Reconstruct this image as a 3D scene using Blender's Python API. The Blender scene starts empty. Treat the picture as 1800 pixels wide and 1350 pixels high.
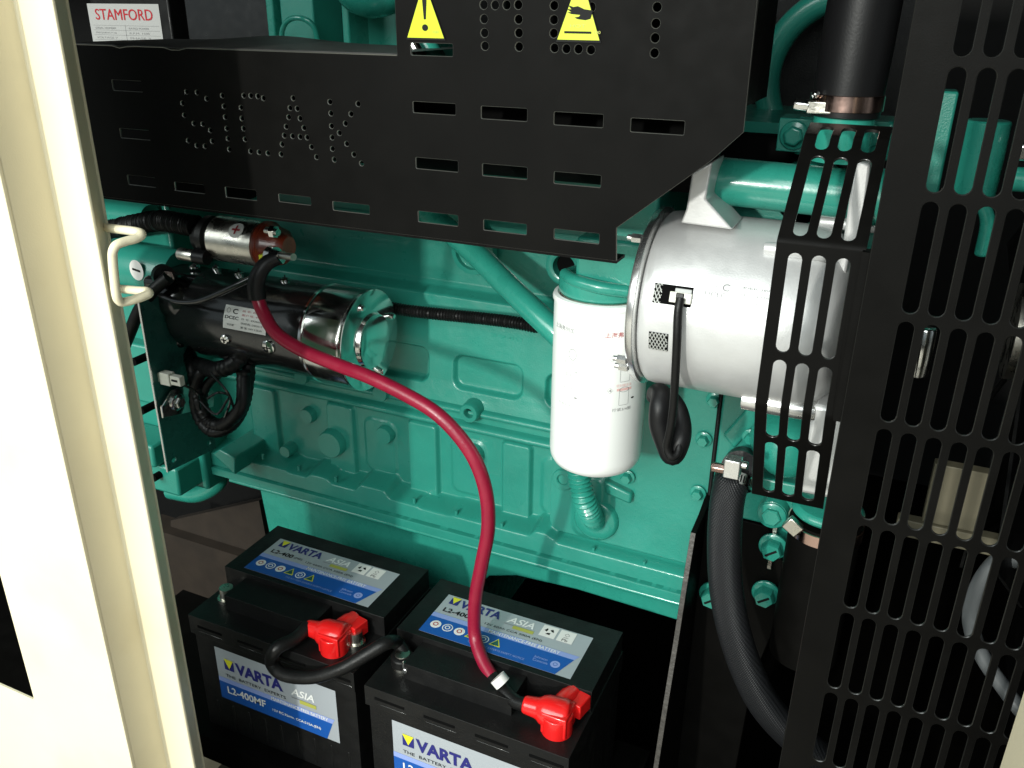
import bpy, bmesh, math, random
import numpy as np
from mathutils import Vector, Matrix, noise
from math import radians, pi, sin, cos, sqrt
random.seed(4)
S = bpy.context.scene
COL = S.collection

# ------------------------------------------------------------------ camera
FPX = 1517.0
R = np.array([[0.90864529, -0.17390331, 0.37963321],
              [0.41746533, 0.35808404, -0.83516377],
              [0.00929715, 0.91735133, 0.39796998]])
cam_d = bpy.data.cameras.new('camera'); cam = bpy.data.objects.new('camera', cam_d); COL.objects.link(cam)
cam_d.sensor_width = 36.0; cam_d.sensor_fit = 'HORIZONTAL'; cam_d.lens = FPX / 1800 * 36
cam_d.clip_start = 0.01; cam_d.clip_end = 500
cam.matrix_world = Matrix([list(R[0]) + [0], list(R[1]) + [0], list(R[2]) + [0], [0, 0, 0, 1]])
S.camera = cam

# ------------------------------------------------------------------ light
# close-up under a hall roof: broad daylight from the open hall door behind the camera, and one bright window
w = bpy.data.worlds.new('World'); S.world = w; w.use_nodes = True
w.node_tree.nodes['Background'].inputs['Color'].default_value = (.80, .95, 1.0, 1); w.node_tree.nodes['Background'].inputs['Strength'].default_value = 0.22
def area(name, loc, target, sx, sy, watts, col):
    l = bpy.data.lights.new(name, 'AREA'); l.shape = 'RECTANGLE'; l.size = sx; l.size_y = sy; l.energy = watts; l.color = col
    o = bpy.data.objects.new(name, l); COL.objects.link(o); o.location = loc
    o.rotation_euler = (Vector(target) - Vector(loc)).to_track_quat('-Z', 'Y').to_euler(); return o
area('window_light', (-.90, -3.25, .62), (-.50, .70, -.25), .13, .22, 74, (1.0, 1.0, .93))
area('hall_door_light', (-.95, -2.3, 1.35), (-.45, .8, -.35), 4.6, 1.7, 118, (.93, 1.0, .97))
S.view_settings.view_transform = 'Standard'; S.view_settings.look = 'None'
S.view_settings.exposure = 0.55; S.view_settings.gamma = 1.0; S.view_settings.use_curve_mapping = False

# ------------------------------------------------------------------ pixel -> point on a real plane
def ray(px, py):
    return R @ np.array([(px - 900) / FPX, -(py - 675) / FPX, -1.0])
def W(px, py, Y):
    d = ray(px, py); return Vector(d * Y / d[1])
def WZ(px, py, z):
    d = ray(px, py); return Vector(d * z / d[2])
def WX(px, py, x):
    d = ray(px, py); return Vector(d * x / d[0])

# ------------------------------------------------------------------ materials
MATS = {}
def mat(name, col, rough=0.5, metal=0.0, spec=0.5, bump=0.0, bscale=200.0, var=0.0, vscale=30.0, coat=0.0,
        rvar=0.0, emit=None, dirt=None, dscale=25.0, damt=0.5, aniso=0.0):
    m = bpy.data.materials.new(name); m.use_nodes = True; n = m.node_tree; b = n.nodes['Principled BSDF']
    b.inputs['Base Color'].default_value = (*col, 1); b.inputs['Roughness'].default_value = rough
    b.inputs['Metallic'].default_value = metal; b.inputs['Specular IOR Level'].default_value = spec
    b.inputs['Coat Weight'].default_value = coat; b.inputs['Coat Roughness'].default_value = 0.12
    tc = n.nodes.new('ShaderNodeTexCoord')
    def ntex(scale, detail=4):
        t = n.nodes.new('ShaderNodeTexNoise'); t.inputs['Scale'].default_value = scale; t.inputs['Detail'].default_value = detail
        n.links.new(tc.outputs['Object'], t.inputs['Vector']); return t
    last = None
    if var > 0:
        t = ntex(vscale); r = n.nodes.new('ShaderNodeValToRGB')
        r.color_ramp.elements[0].position = .3; r.color_ramp.elements[1].position = .7
        r.color_ramp.elements[0].color = (*[c * (1 - var) for c in col], 1); r.color_ramp.elements[1].color = (*[min(1, c * (1 + var)) for c in col], 1)
        n.links.new(t.outputs['Fac'], r.inputs['Fac']); n.links.new(r.outputs['Color'], b.inputs['Base Color']); last = r.outputs['Color']
    if dirt:
        t = ntex(dscale, 8); r = n.nodes.new('ShaderNodeValToRGB'); r.color_ramp.elements[0].position = .52; r.color_ramp.elements[1].position = .72
        mx = n.nodes.new('ShaderNodeMix'); mx.data_type = 'RGBA'
        mm = n.nodes.new('ShaderNodeMath'); mm.operation = 'MULTIPLY'; mm.inputs[1].default_value = damt
        n.links.new(t.outputs['Fac'], r.inputs['Fac']); n.links.new(r.outputs['Color'], mm.inputs[0]); n.links.new(mm.outputs[0], mx.inputs['Factor'])
        if last: n.links.new(last, mx.inputs['A'])
        else: mx.inputs['A'].default_value = (*col, 1)
        mx.inputs['B'].default_value = (*dirt, 1); n.links.new(mx.outputs['Result'], b.inputs['Base Color'])
    if rvar > 0:
        t = ntex(60, 6); mr = n.nodes.new('ShaderNodeMapRange'); mr.inputs['From Min'].default_value = .3; mr.inputs['From Max'].default_value = .7
        mr.inputs['To Min'].default_value = max(.02, rough - rvar); mr.inputs['To Max'].default_value = min(1, rough + rvar)
        n.links.new(t.outputs['Fac'], mr.inputs['Value']); n.links.new(mr.outputs[0], b.inputs['Roughness'])
    if bump > 0:
        t = ntex(bscale, 5); bp = n.nodes.new('ShaderNodeBump'); bp.inputs['Strength'].default_value = bump; bp.inputs['Distance'].default_value = 0.001
        n.links.new(t.outputs['Fac'], bp.inputs['Height']); n.links.new(bp.outputs[0], b.inputs['Normal'])
    if emit: b.inputs['Emission Color'].default_value = (*emit[0], 1); b.inputs['Emission Strength'].default_value = emit[1]
    MATS[name] = m; return m
GREEN = mat('green_enamel', (.022, .250, .190), .34, bump=.3, bscale=700, var=.06, vscale=22, rvar=.07, coat=.3, dirt=(.016, .19, .145), dscale=9, damt=.3)
GREENS = mat('green_enamel_smooth', (.024, .265, .200), .28, bump=.12, bscale=260, var=.08, rvar=.06, coat=.4)
BLACKP = mat('black_powder_coat', (.0030, .0028, .0025), .52, spec=.06, bump=.12, bscale=1500, var=.15, rvar=.06, dirt=(.0085, .008, .007), dscale=9, damt=.3)
CUT = mat('worn_cut_edge_glint', (.22, .22, .20), .3, metal=.8)  # light caught on slot edges put into colour; also the scratched flange edge
CUTD = mat('painted_sheet_edge', (.010, .010, .009), .3, spec=.5, coat=.2)
DUSTY = mat('dusty_black_sheet', (.030, .029, .027), .55, bump=.2, bscale=300, var=.35, vscale=40)
BLACKG = mat('black_gloss', (.009, .009, .009), .2, coat=.5, bump=.08, bscale=120, rvar=.08)
BLACKM = mat('black_plastic', (.0065, .0065, .0065), .42, spec=.25, bump=.25, bscale=500, rvar=.12, dirt=(.016, .0155, .0145), dscale=22, damt=.45)
RUBBER = mat('black_rubber', (.006, .006, .0065), .42, spec=.25, bump=.1, bscale=600)
DARK = mat('dark_inside', (.003, .003, .003), .8, spec=.05)
EDGE = mat('worn_edge_steel', (.055, .05, .045), .45, metal=.3, bump=.5, bscale=300, var=.3, vscale=150)
CHROME = mat('zinc_plated_steel', (.72, .72, .70), .16, metal=1.0, rvar=.08)
BRUSH = mat('brushed_steel', (.62, .60, .54), .3, metal=1.0, rvar=.12, bump=.1, bscale=300)
ALU = mat('cast_aluminium', (.60, .60, .595), .42, metal=.4, bump=.12, bscale=700, var=.05, rvar=.07)
ALUM = mat('machined_aluminium', (.75, .75, .74), .25, metal=.9, rvar=.1)
WHITE = mat('white_paint', (.80, .81, .79), .32, coat=.3, rvar=.05)
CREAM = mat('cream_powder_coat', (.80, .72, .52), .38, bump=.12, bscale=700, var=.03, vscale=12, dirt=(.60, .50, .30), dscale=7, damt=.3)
CREAMD = mat('cream_shaded', (.19, .17, .115), .5, bump=.12, bscale=700, var=.04)  # the cream darkened for a bracket in shade behind the grille
LABELW = mat('white_sticker', (.75, .74, .71), .4)
SILVER = mat('silver_label', (.40, .43, .46), .35, metal=.15)
BLUE = mat('label_blue', (.010, .085, .36), .35)
LAV = mat('label_lavender', (.26, .34, .66), .35)
NAVY = mat('label_navy', (.02, .02, .16), .4)
INK = mat('ink_black', (.008, .008, .008), .6, spec=.15)
GREY = mat('ink_grey', (.20, .20, .20), .5)
INKG = mat('ink_pale_grey', (.40, .41, .40), .5)
INKR = mat('ink_red', (.36, .012, .02), .45)
INKP = mat('ink_pink', (.72, .45, .42), .45)
YELL = mat('warning_yellow', (.50, .58, .002), .4)
YELG = mat('label_yellow', (.70, .68, .03), .4)
OLIVE = mat('label_olive', (.42, .42, .08), .4)
RED = mat('red_cable_sheath', (.25, .006, .028), .36, bump=.2, bscale=300, var=.1, rvar=.08)
REDB = mat('red_rubber_boot', (.72, .012, .012), .24, coat=.4, bump=.15, bscale=90)
ORANGE = mat('orange_bakelite', (.20, .028, .010), .3, coat=.4, var=.3, vscale=60)
COPPER = mat('reddish_band', (.62, .42, .36), .18, metal=1.0, rvar=.1)
BROWN = mat('brown_board', (.022, .015, .010), .6, bump=.5, bscale=60, var=.2)
WOOD = mat('pale_board', (.42, .37, .26), .6, bump=.4, bscale=80, var=.15)
GREYC = mat('grey_cable_sheath', (.13, .14, .145), .45)
CONC = mat('concrete', (.42, .39, .34), .8, bump=.5, bscale=40, var=.2)
NYLON = mat('white_nylon', (.72, .71, .62), .4)
MESH = mat('mesh_white', (.55, .56, .53), .4, metal=.5)

# braided hose: fine diagonal weave as bump
def weave(m, scale=260):
    n = m.node_tree; b = n.nodes['Principled BSDF']; tc = n.nodes.new('ShaderNodeTexCoord')
    out = []
    for a in (35, -35):
        mp = n.nodes.new('ShaderNodeMapping'); mp.inputs['Rotation'].default_value = (0, radians(a), 0)
        wv = n.nodes.new('ShaderNodeTexWave'); wv.inputs['Scale'].default_value = scale; wv.bands_direction = 'X'
        n.links.new(tc.outputs['Object'], mp.inputs[0]); n.links.new(mp.outputs[0], wv.inputs[0]); out.append(wv)
    mx = n.nodes.new('ShaderNodeMath'); mx.operation = 'MAXIMUM'
    n.links.new(out[0].outputs['Fac'], mx.inputs[0]); n.links.new(out[1].outputs['Fac'], mx.inputs[1])
    bp = n.nodes.new('ShaderNodeBump'); bp.inputs['Strength'].default_value = .6; bp.inputs['Distance'].default_value = .001
    n.links.new(mx.outputs[0], bp.inputs['Height']); n.links.new(bp.outputs[0], b.inputs['Normal'])
HOSE = mat('braided_rubber', (.010, .0105, .012), .42, spec=.35); weave(HOSE, 160)

# ------------------------------------------------------------------ mesh builder
def catmull(pts, n=10):
    P = [pts[0] * 2 - pts[1]] + pts + [pts[-1] * 2 - pts[-2]]; out = []
    for i in range(1, len(P) - 2):
        p0, p1, p2, p3 = P[i - 1:i + 3]
        for k in range(n):
            t = k / n
            out.append(.5 * ((2 * p1) + (p2 - p0) * t + (2 * p0 - 5 * p1 + 4 * p2 - p3) * t * t + (3 * p1 - p0 - 3 * p2 + p3) * t ** 3))
    out.append(P[-2]); return out

class MB:
    def __init__(s): s.v = []; s.f = []; s.mi = []; s.ms = []
    def m(s, mt):
        if mt not in s.ms: s.ms.append(mt)
        return s.ms.index(mt)
    def add(s, vs, fs, mt):
        o = len(s.v); s.v += [Vector(v) for v in vs]; k = s.m(mt)
        for f in fs: s.f.append([i + o for i in f]); s.mi.append(k)
    def box(s, a, b, mt, rot=None, c=None):
        x0, y0, z0 = [min(p, q) for p, q in zip(a, b)]; x1, y1, z1 = [max(p, q) for p, q in zip(a, b)]
        vs = [Vector(p) for p in ((x0, y0, z0), (x1, y0, z0), (x1, y1, z0), (x0, y1, z0), (x0, y0, z1), (x1, y0, z1), (x1, y1, z1), (x0, y1, z1))]
        if rot is not None:
            c = c or Vector(((x0 + x1) / 2, (y0 + y1) / 2, (z0 + z1) / 2)); vs = [rot @ (v - c) + c for v in vs]
        s.add(vs, [(0, 3, 2, 1), (4, 5, 6, 7), (0, 1, 5, 4), (1, 2, 6, 5), (2, 3, 7, 6), (3, 0, 4, 7)], mt)
    def lathe(s, p0, axis, prof, mt, n=48, caps=True):       # prof: list of (t along axis, radius)
        ax = Vector(axis).normalized(); u = ax.orthogonal().normalized(); v = ax.cross(u); p0 = Vector(p0)
        vs = []
        for t, r in prof:
            for k in range(n):
                a = 2 * pi * k / n; vs.append(p0 + ax * t + (u * cos(a) + v * sin(a)) * r)
        fs = []
        for i in range(len(prof) - 1):
            for k in range(n):
                k2 = (k + 1) % n; fs.append((i * n + k, i * n + k2, (i + 1) * n + k2, (i + 1) * n + k))
        if caps:
            fs.append(tuple(range(n - 1, -1, -1))); L = (len(prof) - 1) * n; fs.append(tuple(L + k for k in range(n)))
        s.add(vs, fs, mt)
    def cyl(s, p0, p1, r, mt, n=32, r2=None, bev=0.0):
        p0 = Vector(p0); p1 = Vector(p1); L = (p1 - p0).length; r2 = r if r2 is None else r2
        pr = [(0, r), (L, r2)] if not bev else [(0, r - bev), (bev * .3, r - bev * .3), (bev, r), (L - bev, r2), (L - bev * .3, r2 - bev * .3), (L, r2 - bev)]
        s.lathe(p0, p1 - p0, pr, mt, n)
    def sweep(s, pts, r, mt, n=16, sub=10, rf=None, raw=False):
        pts = [Vector(p) for p in pts]; q = pts if raw else catmull(pts, sub)
        T = [(q[min(i + 1, len(q) - 1)] - q[max(i - 1, 0)]).normalized() for i in range(len(q))]
        u = T[0].orthogonal().normalized(); vs = []; L = 0
        for i, p in enumerate(q):
            if i: L += (p - q[i - 1]).length
            u = (u - T[i] * u.dot(T[i])).normalized(); v = T[i].cross(u)
            rr = rf(L, i / (len(q) - 1)) if rf else r
            for k in range(n):
                a = 2 * pi * k / n; vs.append(p + (u * cos(a) + v * sin(a)) * rr)
        fs = [(i * n + k, i * n + (k + 1) % n, (i + 1) * n + (k + 1) % n, (i + 1) * n + k) for i in range(len(q) - 1) for k in range(n)]
        fs.append(tuple(range(n - 1, -1, -1))); o = (len(q) - 1) * n; fs.append(tuple(o + k for k in range(n)))
        s.add(vs, fs, mt)
    def sphere(s, c, r, mt, sc=(1, 1, 1), n=20):
        c = Vector(c); vs = []; fs = []
        for i in range(n + 1):
            th = pi * i / n
            for k in range(n): vs.append(c + Vector((r * sc[0] * sin(th) * cos(2 * pi * k / n), r * sc[1] * sin(th) * sin(2 * pi * k / n), r * sc[2] * cos(th))))
        for i in range(n):
            for k in range(n): fs.append((i * n + k, (i + 1) * n + k, (i + 1) * n + (k + 1) % n, i * n + (k + 1) % n))
        s.add(vs, fs, mt)
    def prism(s, pts, ext, mt):                              # polygon (3D points, flat) extruded by vector ext
        pts = [Vector(p) for p in pts]; e = Vector(ext); n = len(pts)
        s.add(pts + [p + e for p in pts], [tuple(range(n)), tuple(range(2 * n - 1, n - 1, -1))] + [(i, i + n, (i + 1) % n + n, (i + 1) % n) for i in range(n)], mt)
    def plate(s, outline, holes, mp, t, mt, bev=0.0003, edge=None):     # flat sheet with real cut-outs; mp(u,v,w)->point
        cu = bpy.data.curves.new('tmp', 'CURVE'); cu.dimensions = '2D'; cu.fill_mode = 'BOTH'; cu.extrude = t / 2 - bev; cu.bevel_depth = bev; cu.bevel_resolution = 0; cu.offset = -bev
        for lp in [outline] + list(holes):
            sp = cu.splines.new('POLY'); sp.points.add(len(lp) - 1); sp.use_cyclic_u = True
            for i, (a, b) in enumerate(lp): sp.points[i].co = (a, b, 0, 1)
        o = bpy.data.objects.new('tmp', cu); COL.objects.link(o); dg = bpy.context.evaluated_depsgraph_get()
        me = o.evaluated_get(dg).to_mesh(); vs = [mp(v.co.x, v.co.y, v.co.z + t / 2) for v in me.vertices]; fs = [tuple(p.vertices) for p in me.polygons]
        flat = [abs(p.normal.z) > .9 for p in me.polygons]; o_ = len(s.v); s.v += [Vector(v) for v in vs]; k1 = s.m(mt); k2 = s.m(edge or mt)
        for f, fl in zip(fs, flat): s.f.append([i + o_ for i in f]); s.mi.append(k1 if fl else k2)
        o.evaluated_get(dg).to_mesh_clear(); bpy.data.objects.remove(o); bpy.data.curves.remove(cu)
    def text(s, st, u0, v0, wd, ht, mt, mp, lift, bold=0.0, shear=0.0, keep=False):   # glyph shapes fitted in a box (u0,v0,wd,ht)
        cu = bpy.data.curves.new('tmp', 'FONT'); cu.body = st; cu.offset = bold; cu.shear = shear; cu.resolution_u = 3
        o = bpy.data.objects.new('tmp', cu); COL.objects.link(o); dg = bpy.context.evaluated_depsgraph_get()
        me = o.evaluated_get(dg).to_mesh()
        if len(me.vertices):
            xs = [v.co.x for v in me.vertices]; ys = [v.co.y for v in me.vertices]
            x0, x1, y0, y1 = min(xs), max(xs), min(ys), max(ys); sx = wd / max(1e-6, x1 - x0); sy = ht / max(1e-6, y1 - y0)
            s.add([mp(u0 + (v.co.x - x0) * sx, v0 + (v.co.y - y0) * sy, lift) for v in me.vertices], [tuple(p.vertices) for p in me.polygons], mt)
        o.evaluated_get(dg).to_mesh_clear(); bpy.data.objects.remove(o); bpy.data.curves.remove(cu)
    def shape(s, pts, mt, mp, lift, nu=1):
        s.add([mp(a, b, lift) for a, b in pts], [tuple(range(len(pts)))], mt)
    def rect(s, u0, v0, u1, v1, mt, mp, lift, nu=1):
        vs = []; fs = []
        for i in range(nu + 1):
            u = u0 + (u1 - u0) * i / nu; vs += [mp(u, v0, lift), mp(u, v1, lift)]
        for i in range(nu): fs.append((2 * i, 2 * i + 2, 2 * i + 3, 2 * i + 1))
        s.add(vs, fs, mt)
    def ring(s, u, v, r0, r1, mt, mp, lift, n=20, sv=1.0):
        vs = []; fs = []
        for k in range(n):
            a = 2 * pi * k / n; vs += [mp(u + r0 * cos(a), v + r0 * sin(a) * sv, lift), mp(u + r1 * cos(a), v + r1 * sin(a) * sv, lift)]
        for k in range(n): j = (k + 1) % n; fs.append((2 * k, 2 * j, 2 * j + 1, 2 * k + 1))
        s.add(vs, fs, mt)
    def disc(s, u, v, r, mt, mp, lift, n=20, sv=1.0):
        s.add([mp(u + r * cos(2 * pi * k / n), v + r * sin(2 * pi * k / n) * sv, lift) for k in range(n)], [tuple(range(n))], mt)
    def bolt(s, p, axis, r, mt, h=None, flange=1.45, slot=False, seed=0):
        ax = Vector(axis).normalized(); p = Vector(p); h = h or r * 1.1
        if flange: s.lathe(p, ax, [(0, r * flange), (r * .22, r * flange), (r * .32, r * flange * .9)], mt, 28)
        u = ax.orthogonal().normalized(); v = ax.cross(u); vs = []; prof = [(0, 1.0), (h * .85, 1.0), (h, .86)]
        for t, q in prof:
            for k in range(6):
                a = pi / 3 * k + seed; vs.append(p + ax * t + (u * cos(a) + v * sin(a)) * r * q)
        fs = [(i * 6 + k, i * 6 + (k + 1) % 6, (i + 1) * 6 + (k + 1) % 6, (i + 1) * 6 + k) for i in range(2) for k in range(6)] + [tuple(12 + k for k in range(6))]
        s.add(vs, fs, mt)
        if slot: s.box(p + ax * (h + .0002) - Vector((r * .6, .0006, r * .1)), p + ax * (h + .0002) + Vector((r * .6, .0004, r * .1)), INK, rot=Matrix.Rotation(radians(-40 + seed * 20), 3, 'Y'))
    def build(s, name, parent=None, loc=None, bevel=0.0, smooth=38, seg=2, weld=False):
        me = bpy.data.meshes.new(name)
        org = Vector(loc) if loc is not None else (ORG[parent.name] if parent is not None else Vector((0, 0, 0)))
        me.from_pydata([tuple(v - org) for v in s.v], [], s.f)
        for m_ in s.ms: me.materials.append(m_)
        me.polygons.foreach_set('material_index', s.mi)
        bm = bmesh.new(); bm.from_mesh(me)
        if weld: bmesh.ops.remove_doubles(bm, verts=bm.verts, dist=1e-6)
        bmesh.ops.recalc_face_normals(bm, faces=[f for f in bm.faces]); bm.to_mesh(me); bm.free()
        me.polygons.foreach_set('use_smooth', [True] * len(me.polygons)); me.set_sharp_from_angle(angle=radians(smooth)); me.update()
        o = bpy.data.objects.new(name, me); COL.objects.link(o); ORG[o.name] = org
        if parent is not None: o.parent = parent
        else: o.location = org
        if bevel:
            b = o.modifiers.new('bevel', 'BEVEL'); b.width = bevel; b.segments = seg; b.limit_method = 'ANGLE'; b.angle_limit = radians(40); b.harden_normals = False
        return o
ORG = {}
def thing(name, label, cat, loc, group=None):
    o = bpy.data.objects.new(name, None); COL.objects.link(o); o.location = loc; o.empty_display_size = .02
    o['label'] = label; o['category'] = cat; ORG[o.name] = Vector(loc)
    if group: o['group'] = group
    return o
def tag(o, label, cat, group=None):
    o['label'] = label; o['category'] = cat
    if group: o['group'] = group
    return o
def stadium(cx, cy, wd, ht, n=8):
    r = wd / 2; out = []
    for k in range(n + 1): a = pi * k / n; out.append((cx + r * cos(a), cy + ht / 2 - r + r * sin(a)))
    for k in range(n + 1): a = pi + pi * k / n; out.append((cx + r * cos(a), cy - ht / 2 + r + r * sin(a)))
    return out
def rrect(x0, y0, x1, y1, r=.001, n=3):
    out = []
    for cx, cy, a0 in ((x1 - r, y1 - r, 0), (x0 + r, y1 - r, pi / 2), (x0 + r, y0 + r, pi), (x1 - r, y0 + r, 1.5 * pi)):
        for k in range(n + 1): a = a0 + pi / 2 * k / n; out.append((cx + r * cos(a), cy + r * sin(a)))
    return out
def circ(cx, cy, r, n=16): return [(cx + r * cos(2 * pi * k / n), cy + r * sin(2 * pi * k / n)) for k in range(n)]
def facing(Y): return lambda u, v, w: Vector((u, Y - w, v))   # plate facing the opening (-Y)
V = Vector

# ================================================================== SETTING
b = MB(); b.box((-30, -30, -1.22), (30, 30, -1.20), CONC); o = b.build('ground'); o['kind'] = 'structure'
b = MB(); b.box((-2.2, .35, -1.20), (1.6, 2.1, -1.05), BLACKP); o = b.build('floor'); o['kind'] = 'structure'
E_ = thing('generator_enclosure', 'cream sheet metal cabinet body around the engine', 'cabinet', (0, 1.2, -1.05))
DIMWALL = mat('shade_black_wall', (.010, .010, .010), .9, bump=.8, bscale=60)  # cream inner walls blackened so the bay behind reads as shade
b = MB(); b.box((-2.2, 2.08, -1.05), (1.6, 2.1, .9), DIMWALL); b.build('back_wall', E_)
b = MB(); b.box((-2.2, .52, .9), (1.6, 2.1, .93), DIMWALL); b.build('roof', E_)
b = MB(); b.box((-2.22, .52, -1.05), (-2.2, 2.08, .9), DIMWALL); b.build('side_wall', E_)
b = MB(); b.box((1.6, .52, -1.05), (1.62, 2.08, .9), DIMWALL); b.build('side_wall', E_)
b = MB(); b.box((-2.2, .50, .42), (1.6, .52, .93), CREAM); b.build('front_header', E_)
# right hand post: only its corner shows
b = MB(); b.box((.1085, .42, -1.05), (.34, .47, .9), CREAM); b.build('front_post', E_, bevel=.002)

# door post on the left, stepped profile, with a grab handle and a dark window opening
D_ = thing('door_post', 'overexposed cream door frame with stepped edge filling the left side', 'door frame', (-.62, .45, -1.05))
b = MB()
prof = [(-.66, .4320), (-.6122, .4320), (-.6115, .4325), (-.6115, .4685), (-.6105, .470), (-.574, .470), (-.5735, .4712), (-.5735, .4725), (-.5955, .5), (-.5955, .503), (-.66, .503)]
b.prism([V((x, y, -1.05)) for x, y in prof], (0, 0, 1.9), CREAM); b.build('post_profile', D_, bevel=.0012, smooth=30)
b = MB()
WH = W(62, 1230, .43)
b.plate([(-.87, -1.05), (-.6112, -1.05), (-.6112, .85), (-.87, .85)], [rrect(-.86, WH.z, WH.x, W(0, 1003, .43).z + .0, .004)], facing(.4318), .003, CREAM, .0004)
b.build('door_panel', D_)
b = MB(); b.sweep([W(180, 399, .496), W(200, 402, .492), W(225, 405, .488), W(243, 408, .486), W(249, 412, .480), W(240, 419, .474), W(222, 424, .466), W(206, 430, .459), W(199, 440, .456), W(198, 455, .456), W(201, 490, .456), W(204, 515, .456), W(208, 527, .458), W(216, 531, .462), W(235, 527, .470), W(252, 521, .478), W(262, 516, .484), W(258, 512, .488), W(245, 511, .489), W(225, 509, .491), W(205, 507, .496)], .0036, CREAM, 12, 6)
b.build('grab_handle', D_)

# ================================================================== GUARDS
T0 = W(135, 78, .64).z; BOT = -.1815; XL = W(130, 100, .64).x
G_ = thing('heat_guard', 'black sheet metal heat guard with slots and dotted HOT lettering, over the engine', 'guard', (-.45, .65, -.18))
holes = []
for a, c in [((199, 140), (254, 161.5)), ((213, 225), (267, 246)), ((226, 307), (277, 329)), ((309, 319), (363, 340)), ((398, 328), (454, 352)), ((492, 340), (549, 360)), ((587, 353), (652, 376)),
             ((728, 178), (803, 202)), ((848, 186), (928, 213)), ((976, 196), (1061, 224)), ((1111, 207), (1203, 237)), ((733, 276), (807, 302)), ((850, 287), (928, 315)), ((976, 301), (1057, 329)),
             ((737, 370), (807, 397)), ((852, 385), (927, 412)), ((976, 401), (1054, 428)), ((724, 75), (798, 99))]:
    p = W(*a, .64); q = W(*c, .64); holes.append(rrect(p.x, q.z, q.x, p.z, .001))
dots = [(137, 185), (220, 190), (297, 240), (105, 275), (120, 370), (195, 435), (265, 440), (325, 490), (340, 575), (283, 615), (218, 610), (150, 570),
        (420, 215), (433, 300), (443, 385), (455, 475), (465, 555), (475, 640), (590, 215), (645, 216), (700, 220), (745, 235), (568, 310), (575, 395), (588, 475), (600, 560), (643, 655), (710, 662), (780, 670),
        (980, 235), (955, 313), (1012, 318), (945, 385), (1035, 395), (925, 460), (1065, 470), (910, 530), (975, 535), (1035, 540), (1090, 545), (893, 600), (1125, 620), (885, 678), (1165, 700),
        (1270, 265), (1278, 355), (1283, 455), (1288, 545), (1290, 635), (1305, 720), (1493, 280), (1437, 360), (1393, 435), (1345, 510), (1403, 595), (1460, 680), (1520, 750)]
for x, y in dots: p = W(300 + x / 4.5, 120 + y / 4.5, .64); holes.append(circ(p.x, p.z, .0022, 14))
for x, y in [(618, -145), (618, -55), (620, 30), (692, 32), (765, 32), (838, 30), (836, -55), (836, -145), (622, 120), (625, 208), (628, 290), (840, 122), (842, 208), (843, 295),
             (1067, -50), (1065, 35), (1063, 125), (1062, 210), (1067, 303), (1142, 308), (1218, 310), (1297, 315), (1300, 45), (1303, -45), (1718, -50), (1715, 45), (1707, 148), (1702, 240), (1698, 335)]:
    p = W(680 + x / 3.6, y / 3.6, .64); holes.append(circ(p.x, p.z, .0032, 16))
top = .12
pr = [W(700, 98, .64).x, W(1330, 0, .64).x]
out = [(XL, BOT), (W(1085, 455, .64).x, BOT), (W(1085, 400, .64).x, W(1085, 400, .64).z), (W(1250, 283, .64).x, W(1250, 283, .64).z), (W(1308, 232, .64).x, W(1308, 232, .64).z), (pr[1], top), (pr[0], top), (pr[0], T0), (XL, T0)]
b = MB(); b.plate(out, holes, facing(.64), .0020, BLACKP, .0004, CUT); b.build('front_panel', G_)
# bent flanges
b = MB()
n = 40; vs = []; fs = []
for i in range(n + 1):
    x = XL + (pr[0] - XL) * i / n
    bow = .006 * math.exp(-((i - 16) / 7) ** 2)
    dent = -.0022 * math.exp(-((x - W(215, 78, .64).x) / .006) ** 2) - .003 * math.exp(-((x - W(310, 82, .64).x) / .007) ** 2)
    for y, z in ((.6385, T0 - .0005 + dent), (.6395, T0 + .0012 + dent), (.645, T0 + .0018 + dent * .4), (.70, T0 + .002 + bow * .5), (.77, T0 + .002 + bow)): vs.append(V((x, y, z)))
for i in range(n):
    for k in range(4): fs.append((i * 5 + k, (i + 1) * 5 + k, (i + 1) * 5 + k + 1, i * 5 + k + 1))
b.add(vs, fs, DUSTY); b.sweep([V((XL + (pr[0] - XL) * i / n, .6383, vs[i * 5].z + .0006)) for i in range(n + 1)], .0005, CUT, 6, raw=True); b.build('top_flange', G_)
b = MB(); b.box((XL, .6385, BOT - .002), (W(1085, 455, .64).x, .66, BOT + .0004), BLACKP); b.build('bottom_flange', G_)
b = MB(); b.box((pr[1] - .0005, .639, -.06), (pr[1] + .0015, .72, .12), BLACKP); b.build('side_flange', G_)
def tri_sticker(c3, hw, hh):
    b = MB(); mp = facing(.6372); u, v = c3
    def rt(k, rr=.0012):
        P_ = [(u - hw * k, v - hh * k * .5), (u + hw * k, v - hh * k * .5), (u, v + hh * k * .5 + hh * (1 - k) * .1)]; return P_
    b.shape(rt(1.0), INK, mp, .0002); b.shape(rt(.93), YELL, mp, .0006); return b, mp, u, v
p = W(747, 20, .637); B0 = W(714, 67, .637); B1 = W(779, 65, .637); hw = (B1.x - B0.x) / 2; zb = B0.z
b, mp, u, v = tri_sticker((p.x, zb + .0205), hw * 1.06, .043)
b.shape([(u - .0022, v + .0105), (u, v + .0125), (u + .0022, v + .0105), (u + .0009, v - .0065), (u - .0009, v - .0065)], INK, mp, .0009); b.disc(u, v - .0125, .0027, INK, mp, .0009, sv=.9)
b.text('100', u + .007, v - .0165, .005, .002, OLIVE, mp, .0009)
tg = b.build('warning_sticker', G_); tg['label'] = 'yellow triangle sticker with exclamation mark'
B0 = W(979, 71, .637); B1 = W(1055, 69, .637); hw = (B1.x - B0.x) / 2; zb = B0.z
b, mp, u, v = tri_sticker(((B0.x + B1.x) / 2, zb + .0225), hw * 1.05, .047)
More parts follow.
